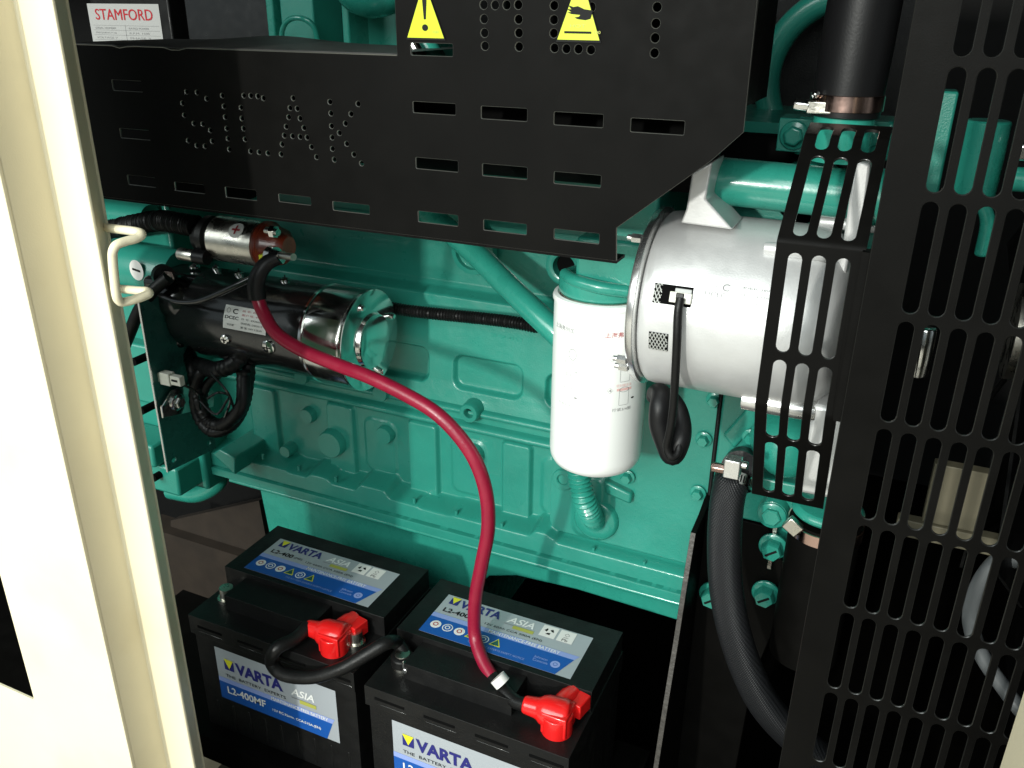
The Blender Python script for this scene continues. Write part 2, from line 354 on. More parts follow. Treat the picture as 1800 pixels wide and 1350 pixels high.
b.shape([(u + .0105, v - .002), (u + .009, v - .0075), (u + .005, v - .0085), (u - .001, v - .0078), (u - .0035, v - .0068), (u + .000, v - .0062), (u + .001, v - .0050), (u - .006, v - .0045), (u - .0092, v - .0033), (u - .006, v - .0032), (u - .0095, v - .0012), (u - .006, v - .0014), (u - .0088, v + .0015), (u - .0045, v + .0002), (u - .001, v + .0008), (u + .004, v - .0012)], INK, mp, .0009)
b.rect(u - .011, v - .0175, u + .010, v - .0160, INK, mp, .0009); b.text('HOT', u - .0065, v - .0135, .012, .0022, OLIVE, mp, .0009); b.text('100', u + .012, v - .0175, .005, .002, OLIVE, mp, .0009)
tg = b.build('warning_sticker', G_); tg['label'] = 'yellow triangle sticker with a hand over a hot surface'

XM = thing('exhaust_manifold', 'exhaust manifold with black blocks added to darken the slots of the heat guard', 'manifold', (-.45, .76, -.14))
b = MB(); b.sweep([(-.78, .75, -.098), (-.6, .75, -.098), (-.35, .75, -.098), (-.16, .75, -.098)], .046, DARK, 24, 6); b.build('manifold_log', XM)
b = MB(); b.box((-.335, .70, -.06), (-.13, .80, .12), DARK); b.build('dark_backing_block', XM, bevel=.02, seg=4)  # added black block so the dotted holes read dark
b = MB(); b.box((-1.05, .695, -.195), (-.655, .76, -.045), DARK); b.build('slot_shade_box', XM, bevel=.006)  # near-black box put in so the left guard slots look shaded
# radiator guard : big slotted grille
RG = thing('radiator_guard', 'large black grille panel of long rounded slots at the right', 'grille', (.2, .585, -1.03))
hs = []
for j in range(-3, 12):
    for i in range(0, 22):
        cx = .0132 + .0152 * i; zb = -.0218 - .0763 * j; hs.append(stadium(cx, zb + .03525, .0097, .0708))
b = MB(); b.plate([(-.0155, -1.03), (.36, -1.03), (.36, .25), (-.0155, .25)], hs, facing(.58), .002, BLACKP, .0005, CUTD); b.build('grille_panel', RG)
b = MB(); b.box((-.0157, .5805, -1.03), (-.0135, .612, .25), BLACKP); b.build('side_flange', RG)
# fan guard : narrow slotted panel bent over the belt side of the alternator
FG = thing('belt_guard', 'narrow black slotted guard bent in front of the alternator', 'guard', (-.046, .62, -.36))
hs = []
cols = [-.0614, -.0462, -.0310]
for cx in cols:
    hs.append(stadium(cx, -.0440, .0092, .030)); hs.append(stadium(cx, -.1005, .0092, .0700))
    for zb in (-.2170, -.2935): hs.append(stadium(cx, zb + .03525, .0092, .0705))
    hs.append(stadium(cx, -.3330, .0092, .0655))
raw = MB(); raw.plate([(-.0746, -.3735), (-.0185, -.3735), (-.0185, -.020), (-.0746, -.020)], hs, lambda u, v, w: V((u, w, v)), .002, BLACKP, .0004, CUTD)
bm = bmesh.new(); vv = [bm.verts.new(v) for v in raw.v]
for f, mi_ in zip(raw.f, raw.mi):
    try: bm.faces.new([vv[i] for i in f]).material_index = mi_
    except ValueError: pass
zs = [-.2588, -.1395, -.046, -.0445, -.0475] + [-.1395 + k * .0015 for k in (-1, 1)] + [-.2588 + k * .0015 for k in (-1, 1)]
for z in zs: bmesh.ops.bisect_plane(bm, geom=bm.verts[:] + bm.edges[:] + bm.faces[:], plane_co=(0, 0, z), plane_no=(0, 0, 1))
segs = []
def bend(s):                                                    # unrolled height -> (Y, z, normal)
    a_top = V((.068, .055)).normalized(); a_bot = V((.05, -.0985)).normalized()
    if s > -.046:
        yb, zb = .59 + a_top.x * .0935, -.1395 + a_top.y * .0935; d = s + .046; t2 = V((.97, .20)).normalized()
        return V((yb, zb)) + t2 * d, V((-t2.y, t2.x))
    if s > -.1395: d = s + .1395; return V((.59, -.1395)) + a_top * d, V((-a_top.y, a_top.x))
    if s < -.2588: d = -.2588 - s; return V((.59, -.2588)) + a_bot * d, V((a_bot.y, -a_bot.x))
    return V((.59, s)), V((-1, 0))
b = MB(); bm.verts.ensure_lookup_table(); nv = []
for v in bm.verts:
    c, nn = bend(v.co.z); w_ = v.co.y; nv.append(V((v.co.x, c.x + nn.x * w_, c.y + nn.y * w_)))
bm.verts.index_update(); b.v = nv; b.f = [[v.index for v in f.verts] for f in bm.faces]; b.mi = [f.material_index for f in bm.faces]; b.ms = raw.ms; bm.free(); b.build('guard_panel', FG)
b = MB(); b.box((-.0205, .582, -.2588), (-.0158, .593, -.1395), BLACKP); b.build('mounting_flange', FG)

# ================================================================== ENGINE
EN = thing('diesel_engine', 'green painted diesel engine block with cast ribs, behind guards and batteries', 'engine', (-.5, .95, -.8))
X0, X1, Z0, Z1 = -.885, -.10, -.632, -.235
NX, NZ = 640, 330
gx = np.linspace(X0, X1, NX); gz = np.linspace(Z0, Z1, NZ); GX, GZ = np.meshgrid(gx, gz)
def ss(x, e): t = np.clip(x / e * .5 + .5, 0, 1); return t * t * (3 - 2 * t)
def rbox(x0, x1, z0, z1, r, e=.0022, eL=None):
    cx, cz = (x0 + x1) / 2, (z0 + z1) / 2; dx = np.abs(GX - cx) - (x1 - x0) / 2 + r; dz = np.abs(GZ - cz) - (z1 - z0) / 2 + r
    d = np.sqrt(np.maximum(dx, 0) ** 2 + np.maximum(dz, 0) ** 2) + np.minimum(np.maximum(dx, dz), 0) - r
    return ss(-d, e)
def pxbox(a, c, r, e=.0022, Y=.87):
    p = W(*a, Y); q = W(*c, Y); return rbox(min(p.x, q.x), max(p.x, q.x), min(p.z, q.z), max(p.z, q.z), r, e)
zr1 = W(820, 716, .87).z; zr0 = W(820, 752, .87).z
H = np.zeros_like(GX)
H += np.interp(GZ, [-.64, -.47, zr1, -.43, -.40, -.355, -.322, -.316, -.31, -.235], [0, 0, 0, -.006, -.008, -.012, -.016, -.034, -.038, -.040])
# ridges (two parallel rolls)
rid = ss(GX - W(440, 640, .87).x, .004)
for zc, hh, ww in ((zr1 - .004, .008, .0050), (zr0 + .004, .011, .0062)): H = np.maximum(H, np.where(np.abs(GZ - zc) < ww, (hh * np.sqrt(np.maximum(0, 1 - ((GZ - zc) / ww) ** 2))), -1))
# cylinder pockets above the ridge
for x0, x1 in ((498, 590), (655, 748), (793, 912), (957, 1060)):
    H -= .008 * pxbox((x0, 628 + (x0 - 793) * .2), (x1, 706 + (x1 - 912) * .2), .012, .0024)
# raised vertical strips on the skirt
zt_, zb_ = zr0 - .004, -.588
for x0, x1 in ((453, 497), (583, 628), (722, 772), (886, 937), (1075, 1100)):
    a = W(x0, 780, .87).x; c = W(x1, 780, .87).x
    H += .0075 * rbox(a, c, zb_ - .01, zt_, .006, .0022)
for xc in (640, 790, 950): a = W(xc, 780, .87).x; H += .0025 * rbox(a + .004, a + .052, zb_ + .006, zt_ - .012, .012, .003)
# bottom rail with scalloped bolt pads
scal = np.zeros_like(gx)
zed = -.597 + .004 * np.sin((gx + .2) * 55) * 0
pad = np.zeros_like(gx)
for x0, x1, d in ((430, 520, .004), (555, 590, .010), (640, 690, .016), (745, 800, -.003), (860, 890, .0), (945, 985, .014), (1090, 1120, .0)):
    a = W(x0, 850, .85).x; c = W(x1, 850, .85).x
    pad += .65 * d * (1 / (1 + np.exp(-(gx - a) / .0018))) * (1 / (1 + np.exp((gx - c) / .0018)))
zed = -.594 + pad
Hr = .036 * ss(zed[None, :] - GZ, .0055); H = np.where(Hr > 2e-4, np.maximum(H, Hr), H)
H += .0035 * ss(-.6205 - GZ, .001) * 1.0 - .004 * (np.abs(GZ + .6190) < .0012)
# front cover plate on the right
cov = pxbox((1000, 560), (1262, 1010), .02, .003, .85); cov = rbox(-.335, -.139, -.592, -.30, .016, .003)
H = H * (1 - cov) + .022 * cov
cv2 = rbox(-.30, -.262, -.585, -.50, .012, .006); H = H * (1 - cv2) + .028 * cv2
# cast roughness
rs = np.random.RandomState(3)
for k in (2, 4, 8):
    nzz = rs.randn(NZ // k + 2, NX // k + 2); ii = np.linspace(0, nzz.shape[0] - 1.001, NZ); jj = np.linspace(0, nzz.shape[1] - 1.001, NX)
    i0 = ii.astype(int); j0 = jj.astype(int); fi = (ii - i0)[:, None]; fj = (jj - j0)[None, :]
    g = (nzz[i0][:, j0] * (1 - fi) * (1 - fj) + nzz[i0 + 1][:, j0] * fi * (1 - fj) + nzz[i0][:, j0 + 1] * (1 - fi) * fj + nzz[i0 + 1][:, j0 + 1] * fi * fj); H += g * .000018 * k ** .5
YY = .87 - H
vs = np.stack([GX.ravel(), YY.ravel(), GZ.ravel()], 1)
idx = np.arange(NX * NZ).reshape(NZ, NX); fs = np.stack([idx[:-1, :-1].ravel(), idx[:-1, 1:].ravel(), idx[1:, 1:].ravel(), idx[1:, :-1].ravel()], 1)
b = MB(); b.v = [V(p) for p in vs.tolist()]; b.f = fs.tolist(); b.mi = [0] * len(b.f); b.ms = [GREEN]
b.box((-.885, .912, -.632), (-.10, 1.25, -.10), GREEN)
b.box((-.885, .873, -.632), (-.10, 1.25, -.60), GREEN)
b.build('cylinder_block', EN, smooth=60)
# bosses and plugs
def boss(px, py, rpx, h, Y=.87, hole=0, mt=GREEN, name='boss'):
    b = MB(); c = W(px, py, Y - h); r = rpx / FPX * .98
    if hole:
        b.lathe((c.x, Y + .002, c.z), (0, -1, 0), [(0, r * 1.12), (h * .6, r * 1.04), (h, r), (h + .001, r * .93), (h + .001, r * hole * 1.15), (h, r * hole), (h - min(h * .9, .010), r * hole * .9)], mt, 32, caps=False)
        b.disc(c.x, c.z, r * hole * .92, DARK, lambda u, v, w: V((u, Y + .002 - h + min(h * .9, .010) - w, v)), 0)
    else: b.lathe((c.x, Y + .002, c.z), (0, -1, 0), [(0, r * 1.12), (h * .5, r * 1.03), (h - .0008, r), (h + .0004, r * .95), (h + .002, r * .93)], mt, 36)
    return b.build(name, EN)
boss(537, 733, 17, .011, name='core_plug'); boss(578, 783, 30, .020, name='core_plug'); boss(673, 767, 19, .012, name='core_plug')
boss(528, 663, 17, .014); boss(667, 692, 17, .014)
boss(822, 728, 19, .018, hole=.5); boss(825, 805, 19, .018, hole=.42); boss(988, 845, 21, .026, hole=.5)
boss(990, 470, 34, .012, Y=.90, hole=.62)
boss(500, 795, 14, .018, name='boss'); 
for px, py in ((462, 803), (525, 823), (590, 842), (728, 880), (802, 902), (882, 924), (1043, 967), (1132, 992)):
    b = MB(); p = W(px, py, .838); b.cyl((p.x, .8385, p.z - .004), (p.x, .8385, p.z + .004), .0022, GREEN, 10); b.build('dowel_pin', EN)
# embossed foundry number
b = MB(); p = W(862, 586, .88); q = W(918, 602, .88); b.text('3940', p.x, q.z, q.x - p.x, p.z - q.z, GREENS, facing(.884), .0030, .012); b.build('foundry_number', EN)
# oil pan
b = MB()
def panring(y, z, x0, x1, cut):
    return [V((x0, y, z)), V((x1, y, z))]
b.box((-.835, .834, -.6385), (-.10, 1.2, -.6325), GREENS)
pts = [(-.812, -.6385), (-.10, -.6385), (-.10, -.690), (-.30, -.685), (-.385, -.690), (-.425, -.703), (-.452, -.735), (-.462, -.80), (-.462, -.86), (-.790, -.86)]
b.prism([V((x, .868, z)) for x, z in pts], (0, .3, 0), GREENS)
b.build('oil_pan', EN, bevel=.006, seg=4)
b = MB(); b.sweep([(-.83, .833, -.6355), (-.5, .833, -.6355), (-.28, .833, -.6355), (-.10, .833, -.6355)], .003, GREENS, 10, 3); b.build('pan_flange', EN)
# flywheel housing at the far left
b = MB()
b.box((-1.15, .82, -.655), (-.862, .95, -.20), GREEN); b.box((-1.15, .79, -.40), (-.875, .83, -.345), GREEN); b.box((-1.15, .80, -.52), (-.885, .84, -.43), GREEN)
b.box((-1.15, .775, -.645), (-.872, .86, -.60), GREEN); b.box((-1.15, .765, -.60), (-.90, .82, -.565), GREEN)
b.build('flywheel_housing', EN, bevel=.004)
b = MB(); p = W(250, 475, .76); b.cyl((p.x - .12, .79, p.z - .01), (p.x + .035, .79, p.z - .01), .032, GREEN, 36, bev=.002); b.cyl((-1.15, .80, p.z + .055), (-.87, .80, p.z + .055), .018, GREEN, 24)
hb = b.build('housing_barrel', EN)
p = W(240, 475, .757); b = MB(); b.disc(p.x, p.z, .0115, LABELW, facing(.757), .0002, sv=1.15); b.rect(p.x - .0065, p.z - .0012, p.x + .0065, p.z + .0016, INK, lambda u, v, w: V((u, .757 - w, v - .0 + (u - p.x) * -.15)), .0006); b.build('polarity_sticker', EN)
for px, py in ((236, 636), (250, 722), (271, 840)):
    b = MB(); c = W(px, py, .764); b.cyl((c.x, .7625, c.z), (c.x, .7655 + .06, c.z), .0055, DARK, 16); b.build('bolt_hole', EN)
# pan foot, rounded lower lobe
b = MB(); b.prism([V(W(373, 798, .80)), V(W(413, 835, .80)), V(W(413, 805, .80)), V(W(385, 790, .80))], (0, .08, 0), GREEN)
b.build('housing_foot', EN, bevel=.002)
b = MB(); b.sweep([W(300, 862, .86), W(345, 868, .86), W(380, 850, .87), W(385, 825, .88)], .014, GREENS, 14); b.build('housing_lobe', EN)
# diagonal push tube / pipes
b = MB(); b.sweep([W(735, 360, .86), W(830, 440, .845), W(900, 510, .82), W(968, 575, .80), W(1010, 615, .80)], .0135, GREENS, 20); b.build('vent_pipe', EN)
b = MB(); c = W(835, 440, .90); b.lathe((c.x, .90, c.z), (0, -1, 0), [(0, .030), (.008, .028), (.009, .022), (.004, .021)], GREEN, 32); b.build('side_cover_boss', EN)
# upper engine, seen above and through the guard
b = MB()
for (a, c, Y, m_) in (((467, 14), (487, 90), .93, GREENS), ((487, -40), (556, 90), .935, GREEN), ((597, -20), (616, 90), .90, GREENS), ((618, -20), (700, 100), .94, GREEN), ((730, 60), (770, 110), .78, GREENS)):
    p = W(*a, Y); q = W(*c, Y); b = MB(); b.box((p.x, Y, q.z - .05), (q.x, Y + .06, .12), m_); b.build('head_casting', EN, bevel=.002)
b = MB(); b.sweep([W(498, 90, .90), W(496, 55, .90), W(508, 35, .90), W(530, 32, .90), W(550, 45, .905), W(560, 75, .91)], .0032, GREENS, 12); b.build('fuel_line', EN)
b = MB(); p = W(655, -18, .88); b.sphere(p, .036, GREENS, (1.2, 1, .8)); b.build('intake_elbow', EN)
b = MB(); b.sweep([W(735, 60, .74), W(760, 95, .74), W(780, 130, .75)], .010, GREENS, 16); b.sweep([W(715, 60, .72), W(745, 110, .72)], .006, CHROME, 12, 4); b.build('exhaust_tube', EN)
# fuel filter head
b = MB(); c = W(1058, 505, .75); hz = c.z
FC = V((W(1052, 680, .75).x, .75, 0))
b.lathe((FC.x, FC.y, -.2455), (0, 0, 1), [(0, .040), (.004, .0425), (.016, .0425), (.019, .040), (.020, .030)], GREENS, 48)
b.sweep([V((FC.x - .034, .732, -.226)), V((FC.x - .015, .714, -.226)), V((FC.x + .012, .710, -.228)), V((FC.x + .035, .720, -.231))], .006, GREENS, 12, 6)
b.box((FC.x - .018, .718, -.230), (FC.x + .046, .84, -.186), GREENS); b.box((FC.x - .002, .738, -.19), (FC.x + .05, .86, -.140), GREEN)
b.cyl((FC.x + .005, .755, -.19), (FC.x + .005, .755, -.15), .018, GREEN, 20)
b.build('filter_head', EN, bevel=.004, seg=3)
# coolant inlet tube over the alternator
tz = W(1260, 313, .75).z
b = MB(); b.lathe((W(1258, 313, .75).x, .75, tz - .002), (1, 0, -.02), [(0, .0185), (.0015, .0197), (.115, .0197), (.118, .0225), (.135, .0225), (.137, .019), (.15, .019)], GREENS, 40); b.build('coolant_tube', EN)
b = MB(); b.cyl((W(1258, 313, .75).x - .006, .75, tz - .002), (W(1258, 313, .75).x + .002, .75, tz - .002), .0208, BLACKM, 32); b.build('tube_seal', EN)
for px, py, r in ((1396, 238, .0085), (1528, 243, .0085)):
    b = MB(); p = W(px, py, .80); b.box((p.x - .014, .80, p.z - .014), (p.x + .014, .84, p.z + .014), GREEN); b.bolt(p, (0, -1, 0), r, GREENS); b.build('lug_bolt', EN, bevel=.001)
b = MB(); p = W(1470, 245, .80); b.box((p.x - .035, .805, p.z - .016), (p.x + .045, .86, p.z + .016), GREENS); b.cyl((p.x - .02, .80, p.z - .05), (p.x - .02, .86, p.z - .05), .028, GREEN, 24); b.box((-.16, .80, -.20), (.0, .86, -.14), GREEN)
b.build('thermostat_housing', EN, bevel=.004, seg=3)
# timing gear housing at the right, its seam, bolts and bulges
b = MB()
b.box((-.139, .835, -.60), (-.01, .95, -.33), GREEN); b.box((-.145, .842, -.595), (-.140, .90, -.33), BLACKM)
b.build('gear_housing', EN, bevel=.005, seg=3)
b = MB()
cc = W(1385, 800, .80); b.lathe((cc.x - .008, .83, cc.z + .005), (.25, -.9, -.1), [(0, .036), (.02, .033), (.034, .027), (.042, .018), (.044, .006)], GREENS, 40)
b.prism([W(1270, 765, .83), W(1330, 700, .83), W(1345, 730, .83), W(1290, 790, .83)], (0, .03, 0), GREENS)
b.box((-.125, .815, W(1340, 921, .815).z), (-.03, .84, -.44), GREENS); lx = W(1378, 950, .79).x + .036; b.cyl((lx, .79, W(1410, 925, .757).z), (lx, .79, -.44), .034, GREENS, 36, bev=.004)
b.build('water_pump', EN, bevel=.004, seg=3)
for px, py, Y in ((1256, 703, .846), (1237, 772, .846), (1227, 866, .846), (1103, 838, .846), (1320, 768, .826), (1455, 850, .80)):
    b = MB(); b.bolt(W(px, py, Y), (0, -1, 0), .0062, GREENS, h=.009, seed=.3); b.build('cover_bolt', EN)
b = MB(); p = W(1357, 905, .80); b.cyl(p + V((0, .04, 0)), p, .0150, GREENS, 32, bev=.001); b.bolt(p, (0, -1, 0), .0098, GREENS, h=.008, seed=.2); b.build('cover_bolt', EN)
# engine parts glimpsed through the grille
b = MB(); p = W(1660, 250, .85); b.box((p.x - .02, .87, p.z - .05), (p.x + .004, .9, p.z + .04), GREEN); b.cyl((p.x + .03, .85, p.z - .045), (p.x + .03, .85, p.z + .02), .018, GREENS, 20); b.cyl((p.x + .055, .84, p.z + .0), (p.x + .075, .84, p.z + .0), .012, CHROME, 6); b.cyl((p.x + .055, .84, p.z - .025), (p.x + .075, .84, p.z - .025), .010, GREENS, 20)
b.sweep([W(1700, 330, .84), W(1735, 380, .84), W(1725, 450, .84)], .006, GREENS, 12); b.build('pulley_bracket', EN, bevel=.002)
b = MB(); p = W(1400, 120, 1.05); b.sweep([p + V((.085 * cos(a), 0, .085 * sin(a) + .0)) + V((.055, 0, -.01)) for a in [radians(x) for x in range(80, 270, 15)]], .014, GREEN, 14); b.box((p.x - .10, 1.09, p.z - .2), (p.x + .12, 1.11, .12), BLACKM); b.build('front_cover_rim', EN)  # the black sheet behind the rim is added to darken the gap
b = MB(); b.box((-.175, .872, -.20), (-.03, .895, -.108), DARK); b.build('shade_block', EN, bevel=.003)  # black block added to give this gap the look of deep shade
# drain pipe below the filter
b = MB(); b.sweep([W(1017, 825, .80), W(1021, 850, .80), W(1027, 878, .80), W(1037, 900, .812), W(1046, 917, .84)], .0125, GREENS, 20, 24, rf=lambda L, t: .0118 + .0016 * sin(L / .0055 * 2 * pi)); b.build('corrugated_drain_pipe', EN)
b = MB(); p = W(1046, 915, .842); b.lathe(p + V((0, .03, 0)), (0, -1, 0), [(0, .031), (.024, .028), (.030, .0265), (.032, .024), (.033, .014)], GREENS, 36); b.build('drain_flange', EN)
b = MB(); b.prism([W(1060, 845, .838), W(1110, 870, .838), W(1108, 888, .838), W(1063, 868, .838)], (0, .02, 0), GREEN); b.build('cast_gusset', EN, bevel=.003)

# ================================================================== FUEL FILTER
FF = thing('fuel_filter', 'white spin-on fuel filter canister with red print beneath the green filter head', 'fuel filter', (FC.x, .75, -.44))
FR = .0465
b = MB(); b.lathe((FC.x, .75, -.4260), (0, 0, 1), [(0, .012), (0, .030), (.0015, .037), (.005, .0425), (.011, .0457), (.018, FR), (.1755, FR), (.1762, FR + .0012), (.1785, FR + .0014), (.181, FR + .0004), (.182, FR - .003), (.1805, FR - .005), (.176, FR - .006)], WHITE, 96); CAN = b
b = MB(); b.lathe((FC.x, .75, -.2495), (0, 0, 1), [(0, .0405), (.0055, .0405), (.0058, .038)], BRUSH, 64); b.build('seal_ring', FF); b = CAN
def fcyl(u, v, w):                                              # u = arc length from the side facing the camera, v = z
    a = u / FR - radians(90 - 17); r = FR + w; return V((FC.x + r * cos(a), .75 + r * sin(a), v + .0175))
z = -.2855
b.text('上海弗列加', .0045, z - .0058, .0295, .0052, INKR, fcyl, .0002, .006)
b.text('上海弗列加', -.052, z - .0058, .0270, .0052, GREY, fcyl, .0002, .0)
def pic(u, v, s, m1, m2):
    b.ring(u, v, .0040 * s, .0046 * s, m1, fcyl, .0002, 20, .5); b.rect(u - .0046 * s, v - .0135 * s, u - .0043 * s, v, m1, fcyl, .0002); b.rect(u + .0043 * s, v - .0135 * s, u + .0046 * s, v, m1, fcyl, .0002)
    b.rect(u - .0043 * s, v - .0140 * s, u + .0043 * s, v - .0137 * s, m1, fcyl, .0002, 3); b.disc(u + .009 * s, v - .009 * s, .0018 * s, m2, fcyl, .0002, 10, .45)
pic(.0265, -.3200, 1.15, GREY, INK); pic(.0265, -.3440, 1.15, GREY, INK); pic(-.030, -.3200, 1.0, INKG, INKG); pic(-.030, -.346, 1.0, INKG, GREY)
b.text('密封圈涂油', .018, -.3410, .016, .0030, INKP, fcyl, .0002); b.text('4', .0105, -.3455, .003, .003, GREY, fcyl, .0002); b.ring(.012, -.344, .0028, .0032, INKG, fcyl, .0002, 4)
b.rect(.0185, -.3450, .0345, -.3425, INKP, fcyl, .0002, 4)
b.text('拧紧3/4圈', .0150, -.3660, .020, .0034, GREY, fcyl, .0002); b.text('注油安装', -.043, -.366, .018, .003, INKG, fcyl, .0002); b.ring(.0125, -.312, .0028, .0032, INKG, fcyl, .0002, 4)
b.ring(-.026, -.3120, .0040, .0045, GREY, fcyl, .0002, 14, 1.3); b.text('拧入', -.0335, -.336, .008, .006, INKG, fcyl, .0002)
b.text('L', .033, -.3115, .005, .004, INKG, fcyl, .0002)
b.build('canister', FF)

# ================================================================== ALTERNATOR
AZ = -.2395; AY = .745; AR = .0785
AL = thing('alternator', 'silver cast alternator body beside the white filter, partly behind the slotted guard', 'alternator', (-.11, AY, AZ - AR))
ax0 = -.1905; ax1 = -.028
b = MB(); b.lathe((ax0, AY, AZ), (1, 0, 0), [(0, AR - .012), (.001, AR - .004), (.004, AR - .001), (.010, AR), (.100, AR), (.135, AR - .001), (.150, AR - .008), (.160, AR - .02), (.162, .03)], ALU, 96); b.build('housing', AL)
b = MB(); b.lathe((ax0 - .009, AY, AZ), (1, 0, 0), [(0, AR - .01), (.001, AR + .001), (.003, AR + .0025), (.007, AR + .0025), (.0085, AR + .0005), (.0087, AR - .006)], ALUM, 80); b.build('end_ring', AL)
def acyl(u, v, w):                                              # u along X, v = angle (deg) above the side facing the opening
    a = radians(v); r = AR + w; return V((u, AY - r * cos(a), AZ + r * sin(a)))
def apatch(mb, u0, u1, a0, a1, mt, w, n=10):
    vs = []; fs = []
    for i in range(n + 1): a = a0 + (a1 - a0) * i / n; vs += [acyl(u0, a, w), acyl(u1, a, w)]
    for i in range(n): fs.append((2 * i, 2 * i + 1, 2 * i + 3, 2 * i + 2))
    mb.add(vs, fs, mt)
def aang(px, py):                                               # pixel -> (x, angle) on the alternator surface
    d = ray(px, py); A = d[1] ** 2 + d[2] ** 2; B = -2 * (d[1] * AY + d[2] * AZ); C = AY ** 2 + AZ ** 2 - AR ** 2
    t = (-B - sqrt(max(0, B * B - 4 * A * C))) / (2 * A); q = d * t; return q[0], math.degrees(math.atan2(q[2] - AZ, -(q[1] - AY)))
for a_, c_, nm in (((1152, 497), (1214, 541), 'vent'), ((1141, 582), (1174, 617), 'vent')):
    u0, t0 = aang(*a_); u1, t1 = aang(*c_); u0 = max(u0, ax0 + .001); b = MB()
    apatch(b, u0, u1, t1, t0, DARK, .0004)
    ue = u0 + (.0075 if a_[0] == 1152 else min(.018, (u1 - u0)))
    for k in range(-5, 7):
        for sgn in (1, -1):
            vs = []; NN = 12
            for i in range(NN):
                f = i / (NN - 1); uu = u0 + k * .0030 + f * sgn * .009 + (0 if sgn > 0 else .009)
                if u0 < uu < ue - .0004: vs.append((uu, t1 + (t0 - t1) * f))
            if len(vs) > 1: b.sweep([acyl(x, a, .0012) for x, a in vs], .00045, MESH, 5, raw=True)
    b.build('vent_mesh', AL)
    if nm == 'vent' and a_[0] == 1152:
        b = MB(); 
        for (p_, q_, w_, m_) in (((1180, 512), (1215, 536), .004, NYLON), ((1188, 506), (1214, 530), .0015, INKG), ((1191, 515), (1203, 528), .0052, BLACKM)):
            x0_, h0 = aang(*p_); x1_, h1 = aang(*q_); vs = [acyl(x0_, h1, 0), acyl(x1_, h1, 0), acyl(x1_, h0, 0), acyl(x0_, h0, 0)]; nn = (acyl(0, (h0 + h1) / 2, 1) - acyl(0, (h0 + h1) / 2, 0)); b.prism(vs, nn * w_, m_)
        b.build('connector', AL, bevel=.0006)
b = MB(); u0, t0 = aang(1242, 500); u1, t1 = aang(1300, 525); mpa = lambda u, v, w: acyl(u, v, w)
b.text('DCEC', u0, t1 - 1, .017, 3.0, GREY, mpa, .0002, .01); b.text('C', u0 + .013, t1 + 3, .006, 4.5, GREY, mpa, .0002, .02); b.text('东 康', u0, t1 + 3.5, .010, 3.0, INKG, mpa, .0002)
for k, st in enumerate(('发电机 28V', '件号 4938', '编号 3060')): b.text(st, u0 + .028, t1 + 5.5 - k * 4.2, .022, 1.9, GREY, mpa, .0002)
b.build('printed_mark', AL)
# mounting ear on top
b = MB()
Yf = .700
b.prism([W(1196, 392, Yf), W(1206, 368, Yf), W(1216, 305, Yf), W(1253, 284, Yf), W(1240, 350, Yf), W(1288, 404, Yf)], (0, .045, 0), ALU); b.build('mounting_ear', AL, bevel=.0015)
b = MB(); q0 = W(1240, 352, .715); q1 = W(1480, 378, .715)
b.box((q0.x + .004, .7075, -.19), (-.034, .80, -.1728), ALU); b.build('top_rib', AL, bevel=.002)
for px, py in ((1352, 440), (1452, 372)):
    u_, t_ = aang(px, py); b = MB(); p = acyl(u_ - .004, t_, .002); b.cyl(p, p + V((.05, 0, 0)), .0052, ALU, 20, bev=.0015); b.build('bolt_boss', AL)
b = MB(); p = V((W(1310, 690, .72).x, .708, W(1330, 695, .72).z)); b.cyl(p, p + V((.062, .0, .0)), .0095, ALUM, 24, bev=.001); b.cyl(p + V((.062, 0, 0)), p + V((.070, 0, 0)), .006, CHROME, 6); b.build('pivot_boss', AL)
for px, py in ((1158, 424), (1150, 655), (1135, 640)):
    u_, t_ = aang(px + 8, py); b = MB(); p = acyl(ax0 - .008, t_, .0); b.cyl(p, p + V((-.008, 0, 0)), .0042, ALUM, 6); b.cyl(p + V((-.008, 0, 0)), p + V((-.012, 0, 0)), .0026, ALUM, 10); b.build('through_bolt', AL)
b = MB(); xq = W(1447, 770, .72).x; b.box((xq - .012, .70, -.385), (xq + .02, .76, -.30), ALU); b.build('lower_bracket', AL, bevel=.004)
b = MB(); b.cyl((-.026, AY, AZ), (-.006, AY, AZ), .034, BLACKM, 40); b.cyl((-.03, AY, AZ), (-.018, AY, AZ), .05, BRUSH, 40); b.build('pulley', AL)
p = W(1492, 300, .70); q = W(1524, 440, .70)
b = MB(); b.prism([W(1502, 282, .70), W(1530, 288, .70), W(1512, 450, .70), W(1480, 440, .70)], (0, .03, 0), ALU); b.build('adjuster_arm', AL, bevel=.002)
# sense wire and rubber boot
b = MB(); b.sweep([W(1196, 524, .664), W(1192, 550, .660), W(1190, 600, .658), W(1187, 660, .662), W(1184, 710, .668), W(1178, 755, .672), W(1172, 785, .675), W(1180, 803, .675), W(1192, 795, .680), W(1196, 760, .69)], .0036, BLACKM, 12); o = b.build('wire', None, loc=W(1180, 803, .675))
tag(o, 'thin black wire hanging from the white connector on the alternator', 'wire')
b = MB(); b.sweep([W(1146, 700, .72), W(1152, 690, .715), W(1162, 692, .70), W(1160, 715, .69), W(1160, 745, .688), W(1170, 775, .688), W(1182, 800, .688), W(1196, 775, .69), W(1200, 745, .70), W(1192, 710, .71), W(1175, 690, .72)], .008, RUBBER, 18, rf=lambda L, t: .0055 + .0045 * sin(pi * min(1, t * 1.1)) ** .7); o = b.build('cable_boot', None, loc=W(1182, 800, .688))
tag(o, 'looped black rubber cable boot hanging between filter and alternator', 'cable boot')

